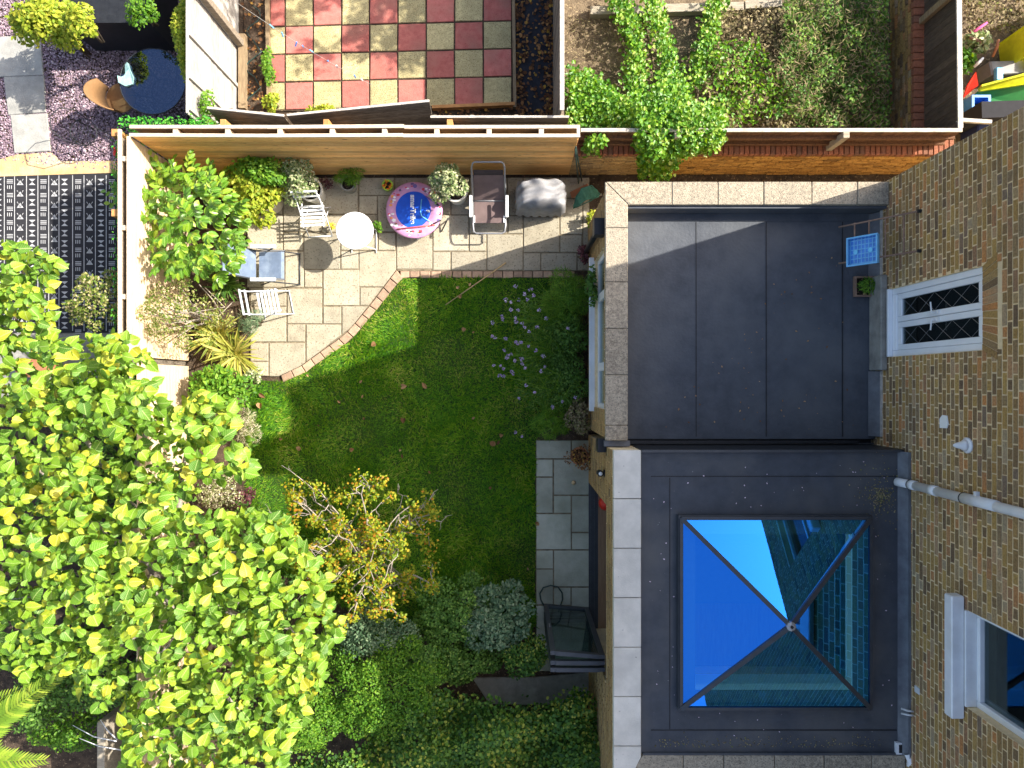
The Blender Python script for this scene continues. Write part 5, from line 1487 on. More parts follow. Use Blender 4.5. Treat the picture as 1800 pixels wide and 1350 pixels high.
# twin bowl planter
c = P(193,56,.35)
tw = thing('twin_planter', 'white oval planter with two dark round bowls', 'planter', (c.x,c.y,0))
m = MB(); nn = 28
out = []
for k in range(nn):
    a = 2*math.pi*k/nn; ex = .14 if math.cos(a) > 0 else -.14
    out.append((c.x+ex+.115*math.cos(a), c.y+.115*math.sin(a)))
m.prism(out, 0, .34, .012); m.build('body', MATS['pot_white'], tw)
for s in (-.13,.13):
    b_ = MB().lathe([(.085,.341),(.088,.352),(.075,.352),(.06,.3415),(0,.3412)], (c.x+s,c.y,0), 20).build('bowl', MATS['compost'], tw, smooth=True)
MB().box(P(108,0,.9).x, P(0,40,.9).y, 0, P(262,0,.9).x, 8, .9).build('garden_store', MATS['black_metal'], label='black storage box at the top edge of the slate garden', cat='box')
# washing line with pegs over the chequered paving
A = P(395,-10,1.5); B = P(655,150,1.35)
wl_ = thing('washing_line', 'thin sagging washing line with blue pegs over the chequered paving', 'washing line', A.lerp(B,.5))
pts = [A.lerp(B,i/12)+Vector((0,0,-.18*math.sin(math.pi*i/12))) for i in range(13)]
MB().tube(pts, .0022, 5).build('line', MATS['cap_white'], wl_)
for t, c_ in ((.28,'crate_blue'),(.36,'crate_blue'),(.46,'blue_plastic'),(.5,'blue_plastic'),(.55,'crate_blue'),(.68,'blue_plastic'),(.74,'paint_white'),(.87,'blue_plastic'),(.92,'paint_white')):
    i = t*12; q = pts[int(i)].lerp(pts[min(12,int(i)+1)], i-int(i))
    MB().beam(q+Vector((rnd(-.04,.04),rnd(-.04,.04),-.05)), q+Vector((0,0,.02)), .014, .02).build('peg', MATS[c_], wl_)
pp_ = [P(445+12*math.sin(i*.9)+rnd(-3,3), 10+i*9, .02) for i in range(20)]
MB().tube(pp_, .010, 6).build('garden_hose', MATS['hose'], smooth=True, label='dark green hose trailing along the soil beside the silver fence', cat='hose')
# timber beams in the dry garden
tb = [((1037,22),(1165,20)),((1168,18),(1305,14)),((1308,12),(1372,8))]
for i, (a, b) in enumerate(tb):
    MB().beam(P(*a,.06), P(*b,.06), .13, .14).build('timber_beam', MATS['timber_grey'], label=['left weathered timber beam lying across the dry garden','middle weathered timber beam under the ivy in the dry garden','right pale timber beam end in the dry garden'][i], cat='beam')

# ------------------------------------------------------------------ toy yard on the right
def slab_panel(name, label, pts, th, mt, cat):
    m = MB(); n = len(pts); k = m.pts(pts); l = m.pts([p-Vector((0,0,th)) for p in pts])
    m.f.append([k+i for i in range(n)]); m.f.append([l+i for i in range(n-1,-1,-1)])
    for i in range(n): m.f.append([k+i,l+i,l+(i+1)%n,k+(i+1)%n])
    return m
ph = thing('play_house', 'yellow plastic play house wall with a dark window opening', 'play house', P(1790,90,.5))
m = MB()
def quad_th(m, a, b, h, t=.04):
    m.beam((Vector(a)+Vector((0,0,h/2))), (Vector(b)+Vector((0,0,h/2))), t, h)
A = P(1757,78,0); B = P(1850,18,0); C = P(1762,125,0)
quad_th(m, A, B, .95); m.build('front_wall', MATS['toy_yellow'], ph)
m = MB(); quad_th(m, A+Vector((.0,-.03,0)), C, .95); m.build('side_wall', MATS['toy_yellow'], ph)
m = MB(); D1 = A.lerp(B,.45); D2 = A.lerp(B,.95)
m.beam(D1+Vector((0,-.035,.5)), D2+Vector((0,-.035,.5)), .02, .5); m.build('window_opening', MATS['dark_room'], ph)
MB().prism(gpoly([(1778,88),(1850,60),(1850,150),(1776,135)]), -.02, .45, .02).build('floor_block', MATS['toy_grey'], ph)
sl_ = thing('toy_slide', 'lime yellow plastic slide lying beside a green tarpaulin', 'slide', P(1770,150,.3))
m = slab_panel('', '', [P(1722,153,.30),P(1800,130,.5),P(1880,112,.6),P(1880,132,.55),P(1800,148,.42),P(1724,160,.26)], .05, None, None)
m.build('chute', MATS['toy_yellow'], sl_)
MB().beam(P(1724,152,.34), P(1880,110,.64), .03, .08).build('side', MATS['toy_yellow'], sl_)
m = slab_panel('', '', [P(1716,126,.42),P(1720,150,.34),P(1694,172,.2),P(1702,148,.32)], .04, None, None)
m.build('toy_flag', MATS['toy_red'], label='bright red triangular plastic panel beside the white fence top', cat='panel')
m = slab_panel('', '', [P(1722,158,.2),P(1800,150,.32),P(1860,150,.3),P(1860,200,.1),P(1760,205,.06),P(1700,178,.05)], .04, None, None)
m.build('tarpaulin', MATS['toy_green'], label='dark green tarpaulin heaped below the yellow slide', cat='tarpaulin')
c = P(1726,182,.3)
tub = thing('storage_tub', 'blue plastic tub with dark inside in the toy yard', 'tub', (c.x,c.y,0))
m = MB(); ring(m, (c.x-.17,c.y-.14,c.x+.13,c.y+.13), (c.x-.13,c.y-.10,c.x+.09,c.y+.09), .0, .32); m.build('tub', MATS['blue_plastic'], tub)
MB().box(c.x-.13,c.y-.10,.02,c.x+.09,c.y+.09,.05).build('bottom', MATS['black_rubber'], tub)
MB().prism(gpoly([(1718,122),(1786,120),(1782,142),(1722,146)]), -.02, .30, .02).build('plastic_box', MATS['toy_grey'], label='grey lidded plastic box next to the red panel', cat='box')
MB().cbox(P(1752,0,.38).x,P(0,140,.38).y,.302,P(1764,0,.38).x,P(0,118,.38).y,.38,.01).build('blue_case', MATS['crate_blue'], label='small blue case lying on the grey plastic box', cat='case')
MB().beam(P(1700,208,.35), P(1790,205,.35), .25, .7).build('wheelie_bin', MATS['rug_black'], label='black bin in the shadow beside the house corner', cat='bin')
MB().prism(gpoly([(1690,228),(1740,226),(1735,245),(1690,248)]), -.02, .4, .02).build('navy_box', MATS['navy'], label='navy box under the white rail at the house corner', cat='box')
for i,(a,b,mt,lb) in enumerate(((P(1703,62,.25),P(1735,40,.3),'pink_cloth','pink plastic toy handle among the junk'),(P(1704,66,.3),P(1730,80,.3),'rust','rusty broom handle across the toy heap'),(P(1712,118,.35),P(1728,102,.4),'paint_white','white plastic funnel shaped toy in the heap'),(P(1745,100,.3),P(1755,70,.35),'terracotta','red brown tool handle leaning on the play house'),(P(1690,132,.2),P(1706,124,.25),'cap_white','pale tin beside the red panel'))):
    MB().tube([a,(a+b)/2+Vector((0,0,.03)),b], [.02,.026,.018], 8).build('toy_piece', MATS[mt], smooth=True, label=lb, cat='toy')
# ------------------------------------------------------------------ lawn grass
def stem_basis(d):
    d = d/np.linalg.norm(d, axis=1, keepdims=True)
    x = np.cross(d, np.array([0,0,1.0])); l = np.linalg.norm(x, axis=1, keepdims=True)
    x = np.where(l < 1e-4, np.array([1.0,0,0]), x/np.maximum(l,1e-6))
    z = np.cross(x, d)
    return np.stack([x, d, z], 2)
n = 105000
pp = in_polygon(lawn_poly, n)
# tufts lean the same way for a few centimetres
swirl = np.sin(pp[:,0]*5.1+1.3*np.sin(pp[:,1]*3.7))*1.7+np.cos(pp[:,1]*4.3+pp[:,0]*1.9)*1.7
a = swirl+rng.normal(0,.9,n)
ln = rng.uniform(.35,1.7,n)
tall = 1+.35*np.sin(pp[:,0]*2.3+.7)*np.sin(pp[:,1]*2.9+.4)
scatter('grass', T_BLADE, np.column_stack([pp, np.full(n,-.02)]), stem_basis(np.column_stack([np.cos(a)*ln, np.sin(a)*ln, np.ones(n)])),
        rng.uniform(.035,.085,n)*tall, MATS['grass_blade'], wide=rng.uniform(.9,1.5,n), label='mown green grass of the shaded garden lawn', cat='grass', kind='stuff')
# fallen leaves
FL = [(634,671,1.0),(656,606,1.1),(596,706,.8),(711,679,1.2),(746,678,1.6),(709,740,1.0),(637,697,.7),(815,580,.8),(832,584,.7),(866,780,1.2),(876,778,1.2),(882,765,.7),(560,748,.6),(619,790,.9),(493,772,1.2),(525,789,.9),(707,802,.8),(704,791,.5),(755,830,.8),(862,858,.6),(460,695,1.7),(457,714,1.2),(832,735,.8),(450,665,.9),(700,955,.8),(640,735,.5),(541,660,.6),(804,505,.7),(826,500,.8),(808,521,.8),(928,1000,.7),(944,920,.8)]
for i, (x, y, s) in enumerate(FL):
    V0, F0 = (T_OVAL, T_HEART3)[i % 2]
    q = P(x, y, .045)
    me = bpy.data.meshes.new('fallen_leaf')
    V = V0.copy(); V[:,1] -= .5; V[:,2] += .5*np.abs(V[:,0])+.25*V[:,1]**2*rnd(-.5,1.5)
    A = Matrix.Rotation(rnd(0,6.28),3,'Z') @ Matrix.Rotation(rnd(-.4,.4),3,'X')
    sz = .075*s*rnd(.9,1.2)
    me.from_pydata([tuple(A @ Vector(v)*sz) for v in V], [], [tuple(f) for f in F0]); me.update()
    add_mesh('fallen_leaf', me, q, MATS['leaf_dry'], label='dry curled brown leaf lying on the lawn' if x < 920 else 'dry curled brown leaf lying on the path edge', cat='leaf', group='fallen leaves on the lawn' if x < 920 else 'fallen leaves on the path')

# ------------------------------------------------------------------ trees
def crown(root, pos, nrm, az, size, Ts, material, nind=300, name='leaf', part='crown'):
    """the leaves that show largest are parts of their own, the rest is one joined crown"""
    R = basis(nrm, az)
    order = np.argsort(-(pos[:,2]+rng.uniform(0,.5,len(pos))+size*2.0))
    inframe = np.abs(pos[:,0]*F/(H-pos[:,2])) < 905
    inframe &= np.abs(pos[:,1]*F/(H-pos[:,2])) < 680
    order = np.concatenate([order[inframe[order]], order[~inframe[order]]])
    nind = min(nind, len(order))
    ind, rest = order[:nind], order[nind:]
    meshes = []
    for T in Ts:
        me = bpy.data.meshes.new(name); me.from_pydata([tuple(v) for v in T[0]], [], [tuple(f) for f in T[1]])
        me.polygons.foreach_set('use_smooth', [True]*len(me.polygons)); me.update(); me.materials.append(material); meshes.append(me)
        ul = me.uv_layers.new(name='leaf'); ul.data.foreach_set('uv', np.column_stack([T[0][:,0]+.5, T[0][:,1]])[T[1]].astype(np.float32).ravel())
    for j, i in enumerate(ind):
        o = bpy.data.objects.new(name, meshes[j % len(meshes)])
        link(o, pos[i], root)
        o.rotation_euler = Matrix(R[i].tolist()).to_euler(); o.scale = (size[i]*rnd(.85,1.1), size[i], size[i])
    k = len(Ts)
    for t in range(k):
        s_ = rest[t::k]
        if len(s_): scatter(part, Ts[t], pos[s_], R[s_], size[s_], material, root, kind='stuff', smooth=True, uv=True)

def rosettes(poly_px, zfun, spacing, nl, size, spread=.55, layers=1, drop=.6):
    """whorls of big leaves: centres spread over an outline seen in the photo, each at its own height"""
    A = np.array(poly_px); lo = A.min(0); hi = A.max(0)
    q = rng.uniform(lo, hi, (9000, 2)); q = q[inpoly(q, poly_px)]
    q = spaced(q[:4000], spacing)
    C = []
    ps, ns, zs, ss = [], [], [], []
    for (x, y) in q:
        for l in range(layers):
            z = zfun(x, y)+rnd(-.3,.3)-l*drop*rnd(.7,1.4)
            c = np.array(P(x+(rnd(-12,12) if l else 0), y+(rnd(-12,12) if l else 0), z))
            C.append(c)
            k = random.randint(nl-2, nl+1); a0 = rnd(0,6.28)
            lean = np.array([rnd(-.35,.45), rnd(-.4,.35), 0])
            for i in range(k):
                a = a0+i*6.283/k+rnd(-.35,.35); s = size*rnd(.5,1.4)
                d = np.array([math.cos(a), math.sin(a), 0])
                ps.append(c+d*s*rnd(.15,.4)+np.array([0,0,rnd(-.10,.08)]))
                ns.append(np.array([0,0,1.0])+d*rnd(.05,.75)+lean+rng.normal(0,.27,3)); zs.append(a+rnd(-.4,.4)); ss.append(s)
    return np.array(C), np.array(ps), np.array(ns), np.array(zs), np.array(ss)

def limb(root, a, b, r0, r1, mt, wob=.12, n=6, name='branch'):
    a = Vector(a); b = Vector(b)
    pts = [a.lerp(b,i/n)+(Vector((rnd(-wob,wob),rnd(-wob,wob),rnd(-wob,wob)*.6)) if 0 < i < n else Vector()) for i in range(n+1)]
    MB().tube(pts, [r0+(r1-r0)*i/n for i in range(n+1)], 7).build(name, mt, root, smooth=True)
    return pts

# big heart-leaved tree in the lower left
big = thing('heart_leaf_tree', 'big tree with large heart shaped lime green leaves in lower left', 'tree', (-5.0,-2.6,0))
zt = lambda x, y: 4.0-1.7*(((x-190)/420)**2+((y-980)/430)**2)*.55
polys = [[(-60,595),(60,600),(150,592),(250,602),(256,632),(215,668),(300,715),(330,700),(410,725),(440,800),(425,838),(330,842),(330,905),(420,905),(505,915),(545,985),(590,1095),(565,1185),(520,1285),(470,1400),(215,1400),(205,1260),(140,1200),(-60,1140)]]
C, p, nm, az, sz = rosettes(polys[0], zt, 22.5, 7, .108, layers=3, drop=.5)
patch_ = np.sin(p[:,0]*3.1+1.2*np.sin(p[:,1]*2.3))*np.sin(p[:,1]*2.7+.8)
cull = rng.random(len(p)) < .84-.42*np.clip(patch_-.35,0,1)*2
crown(big, p[cull], nm[cull], az[cull], sz[cull], [T_HEART, T_HEART2, T_HEART3], MATS['leaf_catalpa'])
tk = Vector((-4.9,-2.6,0))
MB().tube([tk, tk+Vector((.05,.1,1.0)), tk+Vector((.12,.05,2.0))], [.15,.12,.10], 12).build('trunk', MATS['bark'], big, smooth=True)
fork = tk+Vector((.12,.05,2.0))
for e in ((120,700,3.0),(330,780,3.1),(480,960,2.9),(540,1120,2.7),(420,1250,2.9),(280,1180,3.5),(60,1050,3.4),(60,820,3.2),(240,900,3.6),(230,640,2.7)):
    b_ = P(e[0],e[1],e[2]-.25)
    pts = limb(big, fork, b_, .065, .018, MATS['twig_pale'])
    for k in range(3): limb(big, pts[3+k], pts[3+k]+Vector((rnd(-.6,.6),rnd(-.6,.6),rnd(.05,.35))), .018, .006, MATS['twig_pale'], .05, 4, 'twig')
# yellow-leaved sapling on the left edge
sap = thing('heart_leaf_tree', 'smaller yellow green tree at left edge above the rug corner', 'tree', tuple(P(10,520,0)))
C, p, nm, az, sz = rosettes([(-80,425),(30,432),(85,455),(92,500),(70,560),(95,600),(0,612),(-80,600)], lambda x, y: 2.7, 20, 6, .105, layers=2, drop=.4)
crown(sap, p, nm, az, sz, [T_HEART, T_HEART3], MATS['leaf_catalpa'], 110)
q = P(10,520,0); limb(sap, q, P(20,515,2.3), .05, .02, MATS['bark'], name='trunk')
for e in ((60,460),(70,550),(-20,480),(20,590)): limb(sap, P(20,515,1.7), P(*e,2.4), .02, .008, MATS['bark'], .06)

# orange-leaved small tree in the lawn
ort = thing('orange_leaf_tree', 'small open tree with orange yellow leaves and bare grey twigs', 'tree', tuple(P(640,985,0)))
tp_ = P(640,985,0); crn = P(645,985,1.15)
MB().tube([tp_, tp_.lerp(crn,.5)+Vector((.04,.02,0)), crn], [.06,.05,.045], 10).build('trunk', MATS['twig_pale'], ort, smooth=True)
mains = [(515,880,2.0),(560,860,2.2),(640,850,2.3),(720,890,2.1),(755,905,1.9),(540,965,2.2),(700,965,2.3),(760,1030,1.9),(705,1085,2.0),(620,1085,2.1),(545,1030,2.1),(650,1000,2.4),(590,930,2.4)]
ends = []
for e in mains:
    pts = limb(ort, crn, P(*e), .018, .007, MATS['twig_pale'], .08, 6)
    for k in range(8):
        b_ = pts[random.randint(2,6)]
        t_ = b_+Vector((rnd(-.40,.40),rnd(-.40,.40),rnd(-.05,.22)))
        q_ = limb(ort, b_, t_, .0075, .003, MATS['twig_pale'], .045, 4, 'twig')
        ends.append(t_)
        if k % 2 == 0:
            for u_ in range(2): limb(ort, q_[2+u_], q_[2+u_]+Vector((rnd(-.14,.14),rnd(-.14,.14),rnd(0,.1))), .004, .002, MATS['twig_pale'], .02, 3, 'twig')
    ends.append(pts[-1]); ends.append(pts[4])
for e in ((495,818,1.9),(453,905,1.7),(700,850,1.8),(770,860,1.4),(795,905,1.3)):
    pts = limb(ort, P(590,910,1.7) if e[0] < 600 else P(720,920,1.7), P(*e), .011, .003, MATS['twig_pale'], .06, 6)
    for k in range(4): limb(ort, pts[2+k], pts[2+k]+Vector((rnd(-.16,.16),rnd(-.16,.16),rnd(0,.1))), .005, .002, MATS['twig_pale'], .02, 3, 'twig')
ps, ns, zs = [], [], []
for e in ends:
    k = random.randint(35,85); r = rnd(.055,.14)
    p_, n_, a_ = leaf_cloud(e, (r*1.1,r*1.1,r*.8), k, .55, .2); ps.append(p_); ns.append(n_); zs.append(a_)
p = np.vstack(ps)
scatter('crown', T_RHOMB, p, basis(np.vstack(ns), np.concatenate(zs)), rng.uniform(.026,.052,len(p)), MATS['leaf_orange'], ort, kind='stuff', wide=rng.uniform(1,1.4,len(p)))

# tree beyond the top of the frame whose shadow dapples the chequered paving
far = thing('dry_garden_tree', 'loose leafy tree standing beyond the dry garden', 'tree', (2.2,8.2,0))
MB().tube([(2.2,8.2,0),(2.15,8.1,1.5),(2.1,7.9,3.2)], [.12,.10,.07], 10).build('trunk', MATS['bark'], far, smooth=True)
ps, ns, zs = [], [], []
for k in range(34):
    c_ = (1.9+rnd(-2.0,1.9), 7.75+rnd(-.75,.9), 4.3+rnd(-.6,.7)); r = rnd(.2,.42)
    if k % 3 == 0: limb(far, (2.1,7.9,3.2), c_, .03, .01, MATS['bark'])
    p_, n_, a_ = leaf_cloud(c_, (r,r,r*.7), 70, .5, .2); ps.append(p_); ns.append(n_); zs.append(a_)
p = np.vstack(ps); scatter('crown', T_OVAL, p, basis(np.vstack(ns), np.concatenate(zs)), rng.uniform(.09,.16,len(p)), MATS['leaf_mid'], far, kind='stuff')

# ------------------------------------------------------------------ shrubs of the garden
# big laurel
lau = thing('laurel_shrub', 'large glossy green laurel shrub in the patio corner', 'shrub', tuple(P(320,385,0)))
ps, ns, zs, ss = [], [], [], []
tips = []
Lp = [(200,330),(215,318),(255,268),(300,300),(340,285),(375,300),(395,330),(425,370),(428,420),(415,470),(380,492),(340,470),(290,480),(262,450),(265,400),(235,370),(205,350)]
A = np.array(Lp); q = rng.uniform(A.min(0), A.max(0), (6000,2)); q = spaced(q[inpoly(q, Lp)], 17.5)
for (x, y) in q:
    d2 = ((x-330)/110)**2+((y-390)/110)**2
    for l in range(2):
        z = 1.85-.55*d2+rnd(-.35,.3)-l*.35
        c = np.array(P(x, y, max(z,.45)))
        out = math.atan2(-(y-390), x-330)+rnd(-.7,.7)
        ln = rnd(.18,.38)*(.6+.6*min(1,d2))
        ax = np.array([math.cos(out)*.8, math.sin(out)*.8, .75+rnd(-.3,.3)]); ax /= np.linalg.norm(ax)
        tips.append(c)
        for i in range(9):
            t = i/8; a = out+(1 if i % 2 else -1)*rnd(.5,1.15)*(1.15-.75*t); s = .15*rnd(.7,1.15)*(1-.35*t)
            d = np.array([math.cos(a),math.sin(a),0])
            ps.append(c+ax*ln*(t-.5)); ns.append(np.array([0,0,1.0])+rng.normal(0,.22,3)-d*rnd(-.3,.25)); zs.append(a); ss.append(s)
crown(lau, np.array(ps), np.array(ns), np.array(zs), np.array(ss), [T_OVAL], MATS['leaf_laurel'], 300, part='foliage')
for k in range(9):
    t_ = tips[random.randrange(len(tips))]; limb(lau, P(330,390,0), Vector(t_)-Vector((0,0,.1)), .02, .007, MATS['bark'], .05, 4, 'stem')

shrub('lime_shrub', 'lime green shrub in the cream pot by the fence', 'shrub', 425, 320, 58, 62, 1.15, 2600, .062, T_OVAL, MATS['leaf_lime'], lumps=11, lump=.36)
shrub('green_climber', 'mid green bush shaded against the new fence beside the lime shrub', 'shrub', 440, 290, 62, 28, 1.3, 1500, .06, T_OVAL, MATS['leaf_mid'], lumps=8)
shrub('variegated_shrub', 'cream variegated shrub leaning towards the white folding chair', 'shrub', 510, 300, 36, 42, 1.1, 2200, .042, T_RHOMB, MATS['leaf_varieg'], lumps=8, lump=.42)
shrub('olive_tree', 'potted olive with pale variegated leaves beside the trampoline', 'shrub', 782, 306, 36, 34, 1.25, 2000, .045, T_RHOMB, MATS['leaf_varieg'], lumps=8, lump=.42)
shrub('trailing_fern', 'small trailing green fern in the grey pot by the fence', 'plant', 613, 306, 30, 17, .5, 900, .06, T_BLADE, MATS['leaf_mid'], z0=.15, lumps=5)
shrub('red_heather', 'small red leaved plant behind the white compost pot', 'plant', 572, 318, 14, 8, .3, 160, .03, T_RHOMB, MATS['leaf_plum'], lumps=3, stems=2)
shrub('yellow_plant', 'tiny yellow leaved plant on the paving left of the table', 'plant', 581, 395, 9, 5, .2, 120, .03, T_RHOMB, MATS['petal_yellow'], lumps=3, stems=2)
shrub('mint_plant', 'tiny bright green plant on the paving right of the table', 'plant', 663, 395, 8, 9, .25, 130, .04, T_OVAL, MATS['leaf_mid'], lumps=3, stems=2)
shrub('corner_weed', 'bright green weed at the wall corner under the black hopper', 'plant', 1040, 381, 7, 15, .3, 220, .045, T_OVAL, MATS['leaf_lime'], lumps=4, stems=2)
shrub('plum_plant', 'plum purple leaved plant at the foot of the extension wall', 'plant', 1026, 444, 11, 15, .5, 280, .045, T_RHOMB, MATS['leaf_plum'], lumps=4)
shrub('fine_leaf_shrub', 'feathery bright green shrub below the white window', 'shrub', 1000, 518, 44, 46, .95, 4600, .075, T_BLADE, MATS['leaf_mid'], lumps=8)
shrub('bed_shrub', 'dark round leaved shrub in the middle of the window bed', 'shrub', 996, 585, 40, 48, .8, 2400, .045, T_OVAL, MATS['leaf_dark'], lumps=8)
shrub('bed_shrub', 'dark straggly shrub under the window with plum flowers', 'shrub', 998, 665, 40, 50, .8, 2200, .04, T_RHOMB, MATS['leaf_dark'], lumps=8)
shrub('fine_leaf_shrub', 'feathery green plant at the end of the grey path', 'shrub', 968, 745, 34, 32, .7, 2000, .07, T_BLADE, MATS['leaf_mid'], lumps=7)
shrub('bed_shrub', 'brown green fading shrub beside the black rainwater head', 'shrub', 1018, 735, 24, 36, .7, 1100, .04, T_RHOMB, MATS['leaf_dead'], lumps=7)
shrub('dead_stems', 'dead brown stems spilling from the terracotta pot on the path', 'plant', 1022, 806, 27, 24, .42, 420, .035, T_RHOMB, MATS['leaf_litter'], z0=.2, lumps=6)
shrub('window_climber', 'dark leaved climber growing across the white window sill', 'climber', 1042, 500, 9, 40, 1.2, 330, .05, T_OVAL, MATS['leaf_dark'], z0=.6, lumps=6)
# verbena
VF = [(906,503),(932,509),(922,517),(912,527),(927,527),(938,519),(889,527),(898,531),(898,545),(911,545),(882,556),(883,561),(906,559),(907,566),(918,568),(922,575),(930,583),(866,567),(865,591),(870,593),(889,595),(906,601),(910,604),(916,602),(929,608),(942,616),(887,616),(893,626),(898,623),(891,629),(905,634),(917,632),(918,640),(923,647),(957,645),(955,626),(868,642),(880,643),(885,648),(899,653),(902,657),(885,661),(878,660),(951,653),(925,677),(912,700),(906,760),(917,767),(998,577),(989,706),(1011,698),(971,716),(944,575),(960,560),(948,545),(940,690)]
roots = [(1000,560),(990,620),(1000,680)]
vl = ['tall verbena with violet flower heads nearest the patio','tall verbena with violet flower heads in the middle of the bed','tall verbena with violet flower heads nearest the path']
plants = [thing('verbena', vl[i], 'flower', tuple(P(*roots[i],0))) for i in range(3)]
stems = [MB() for _ in range(3)]; heads = [[] for _ in range(3)]
for (x, y) in VF:
    i = 0 if y < 575 else (1 if y < 640 else 2)
    z = rnd(.95,1.25); e = P(x, y, z); r0 = P(roots[i][0]+rnd(-14,20), roots[i][1]+rnd(-25,25), 0)
    k = r0.lerp(e,.55)+Vector((rnd(-.05,.05)+.08,rnd(-.05,.05),.12))
    stems[i].tube([r0,k,e], [.006,.0045,.003], 4)
    for _ in range(3): stems[i].tube([k, k+Vector((rnd(-.35,.1),rnd(-.25,.25),rnd(.0,.25)))], [.004,.0025], 4)
    heads[i].append(e)
for i in range(3):
    stems[i].build('stems', MATS['leaf_mid'], plants[i], kind='stuff')
    ps, ns, zs = [], [], []
    for e in heads[i]:
        r = rnd(.014,.030); p_, n_, a_ = leaf_cloud(e, (r,r,r*.6), 22, .5, .3); ps.append(p_); ns.append(n_); zs.append(a_)
    p = np.vstack(ps); scatter('flower_heads', T_RHOMB, p, basis(np.vstack(ns), np.concatenate(zs)), rng.uniform(.010,.022,len(p)), MATS['petal_violet'], plants[i], kind='stuff', wide=np.full(len(p),1.5))
    n = 1500; r0 = P(*roots[i],0); p_, n_, a_ = leaf_cloud((r0.x-.30,r0.y,.34), (.62,.42,.32), n, .5, .1)
    scatter('leaves', T_BLADE, p_, basis(n_, a_), rng.uniform(.05,.12,n), MATS['leaf_dark'], plants[i], kind='stuff')

# left flower bed
def strap_plant(label, px, py, n, size, mt, z=.1):
    q = P(px, py, z); t = thing('strap_plant', label, 'plant', (q.x,q.y,0))
    a = rng.uniform(0,6.28,n); l = rng.uniform(.5,2.2,n)
    scatter('blades', T_STRAP, np.tile(np.array(q),(n,1))+rng.normal(0,.03,(n,3)), stem_basis(np.column_stack([np.cos(a)*l,np.sin(a)*l,np.ones(n)])), rng.uniform(.6,1.1,n)*size, mt, t, kind='stuff', wide=rng.uniform(.6,.9,n))
strap_plant('yellow striped phormium near the grey folding chair', 388, 590, 70, .52, MATS['leaf_strap'])
strap_plant('yellow striped phormium spilling over the patio corner', 418, 622, 80, .56, MATS['leaf_strap'])
strap_plant('dark green grassy clump beside the blue grey armchair', 400, 500, 110, .34, MATS['leaf_dark'])
shrub('bed_shrub', 'dense round leaved green shrub at the lawn corner by the phormium', 'shrub', 370, 688, 58, 44, .95, 2200, .062, T_OVAL, MATS['leaf_mid'], lumps=10)
shrub('olive_green_bush', 'grey green narrow leaved bush behind the grey folding chair', 'shrub', 432, 562, 26, 26, .7, 800, .06, T_BLADE, MATS['leaf_blue'], lumps=5)
shrub('sedum', 'pale rounded sedum at the corner of patio and lawn', 'plant', 444, 660, 18, 13, .3, 320, .04, T_OVAL, MATS['leaf_varieg'], lumps=5)
shrub('lavender_clump', 'dry grey lavender clump at the left edge of the lawn', 'plant', 428, 755, 20, 42, .4, 1100, .06, T_BLADE, MATS['leaf_pale'], lumps=7)
shrub('heuchera', 'plum purple heuchera at the left edge of the lawn', 'plant', 424, 878, 20, 18, .35, 420, .05, T_RHOMB, MATS['leaf_plum'], lumps=5)
shrub('dry_flower_bush', 'pale dried flower bush between big tree and plum heuchera', 'plant', 372, 868, 46, 34, .8, 1500, .03, T_RHOMB, MATS['leaf_pale'], lumps=8)
shrub('pale_rose', 'thin leaved climbing rose spreading over the sunlit fence', 'climber', 272, 545, 92, 72, 1.85, 2600, .034, T_RHOMB, MATS['leaf_rose'], z0=0, lumps=22, lump=.22, stem=MATS['twig_pale'], stems=14)
shrub('pale_rose', 'green part of the climbing rose hanging over the rug', 'climber', 160, 525, 85, 66, 1.7, 2600, .042, T_RHOMB, MATS['leaf_rose'], z0=.6, lumps=26, lump=.17, stem=MATS['twig_pale'], stems=9)
for i, (a, b, c_) in enumerate((((360,505,1.0),(395,540,.9),(345,548,1.3)),((410,530,.7),(385,555,.8),(300,545,1.5)),((350,500,1.1),(375,528,1.0),(390,552,.8)))):
    MB().tube([P(*a),P(*b),P(*c_)], [.007,.009,.006], 6).build('bare_branch', MATS['twig_pale'], smooth=True, label=['upper bare pale rose branch above the flower bed','long bare pale rose branch crossing the flower bed','short bare pale rose branch near the grey chair'][i], cat='branch')
# under the big tree
shrub('under_shrub', 'green leafy shrub under the tree near the rug corner', 'shrub', 90, 700, 120, 60, 1.6, 3000, .06, T_OVAL, MATS['leaf_mid'], lumps=12)
shrub('under_shrub', 'dark green shrub shaded beneath the middle of the big tree', 'shrub', 130, 850, 150, 110, 1.5, 3600, .065, T_OVAL, MATS['leaf_dark'], lumps=14)
shrub('under_shrub', 'dark green shrub beneath the big tree beside the orange tree', 'shrub', 380, 1040, 130, 130, 1.3, 3600, .065, T_OVAL, MATS['leaf_dark'], lumps=14)
shrub('under_shrub', 'small leaved dark bush at the lower left under the palm', 'shrub', 120, 1230, 110, 50, 1.6, 2600, .05, T_OVAL, MATS['leaf_dark'], lumps=10)
shrub('under_shrub', 'bright green small leaved bush at the bottom left edge', 'shrub', 85, 1310, 80, 36, 1.3, 2200, .045, T_OVAL, MATS['leaf_mid'], lumps=9)
shrub('under_shrub', 'green bush beneath the tree at the bottom of the garden', 'shrub', 350, 1290, 140, 80, 1.4, 3000, .06, T_OVAL, MATS['leaf_dark'], lumps=10)
shrub('under_shrub', 'leafy green bush at the left edge above the palm frond', 'shrub', 30, 1180, 90, 55, 1.7, 2600, .06, T_OVAL, MATS['leaf_mid'], lumps=10)
shrub('under_shrub', 'dark bush at the left edge behind the palm frond', 'shrub', 20, 1265, 70, 45, 1.5, 1800, .055, T_OVAL, MATS['leaf_dark'], lumps=8)
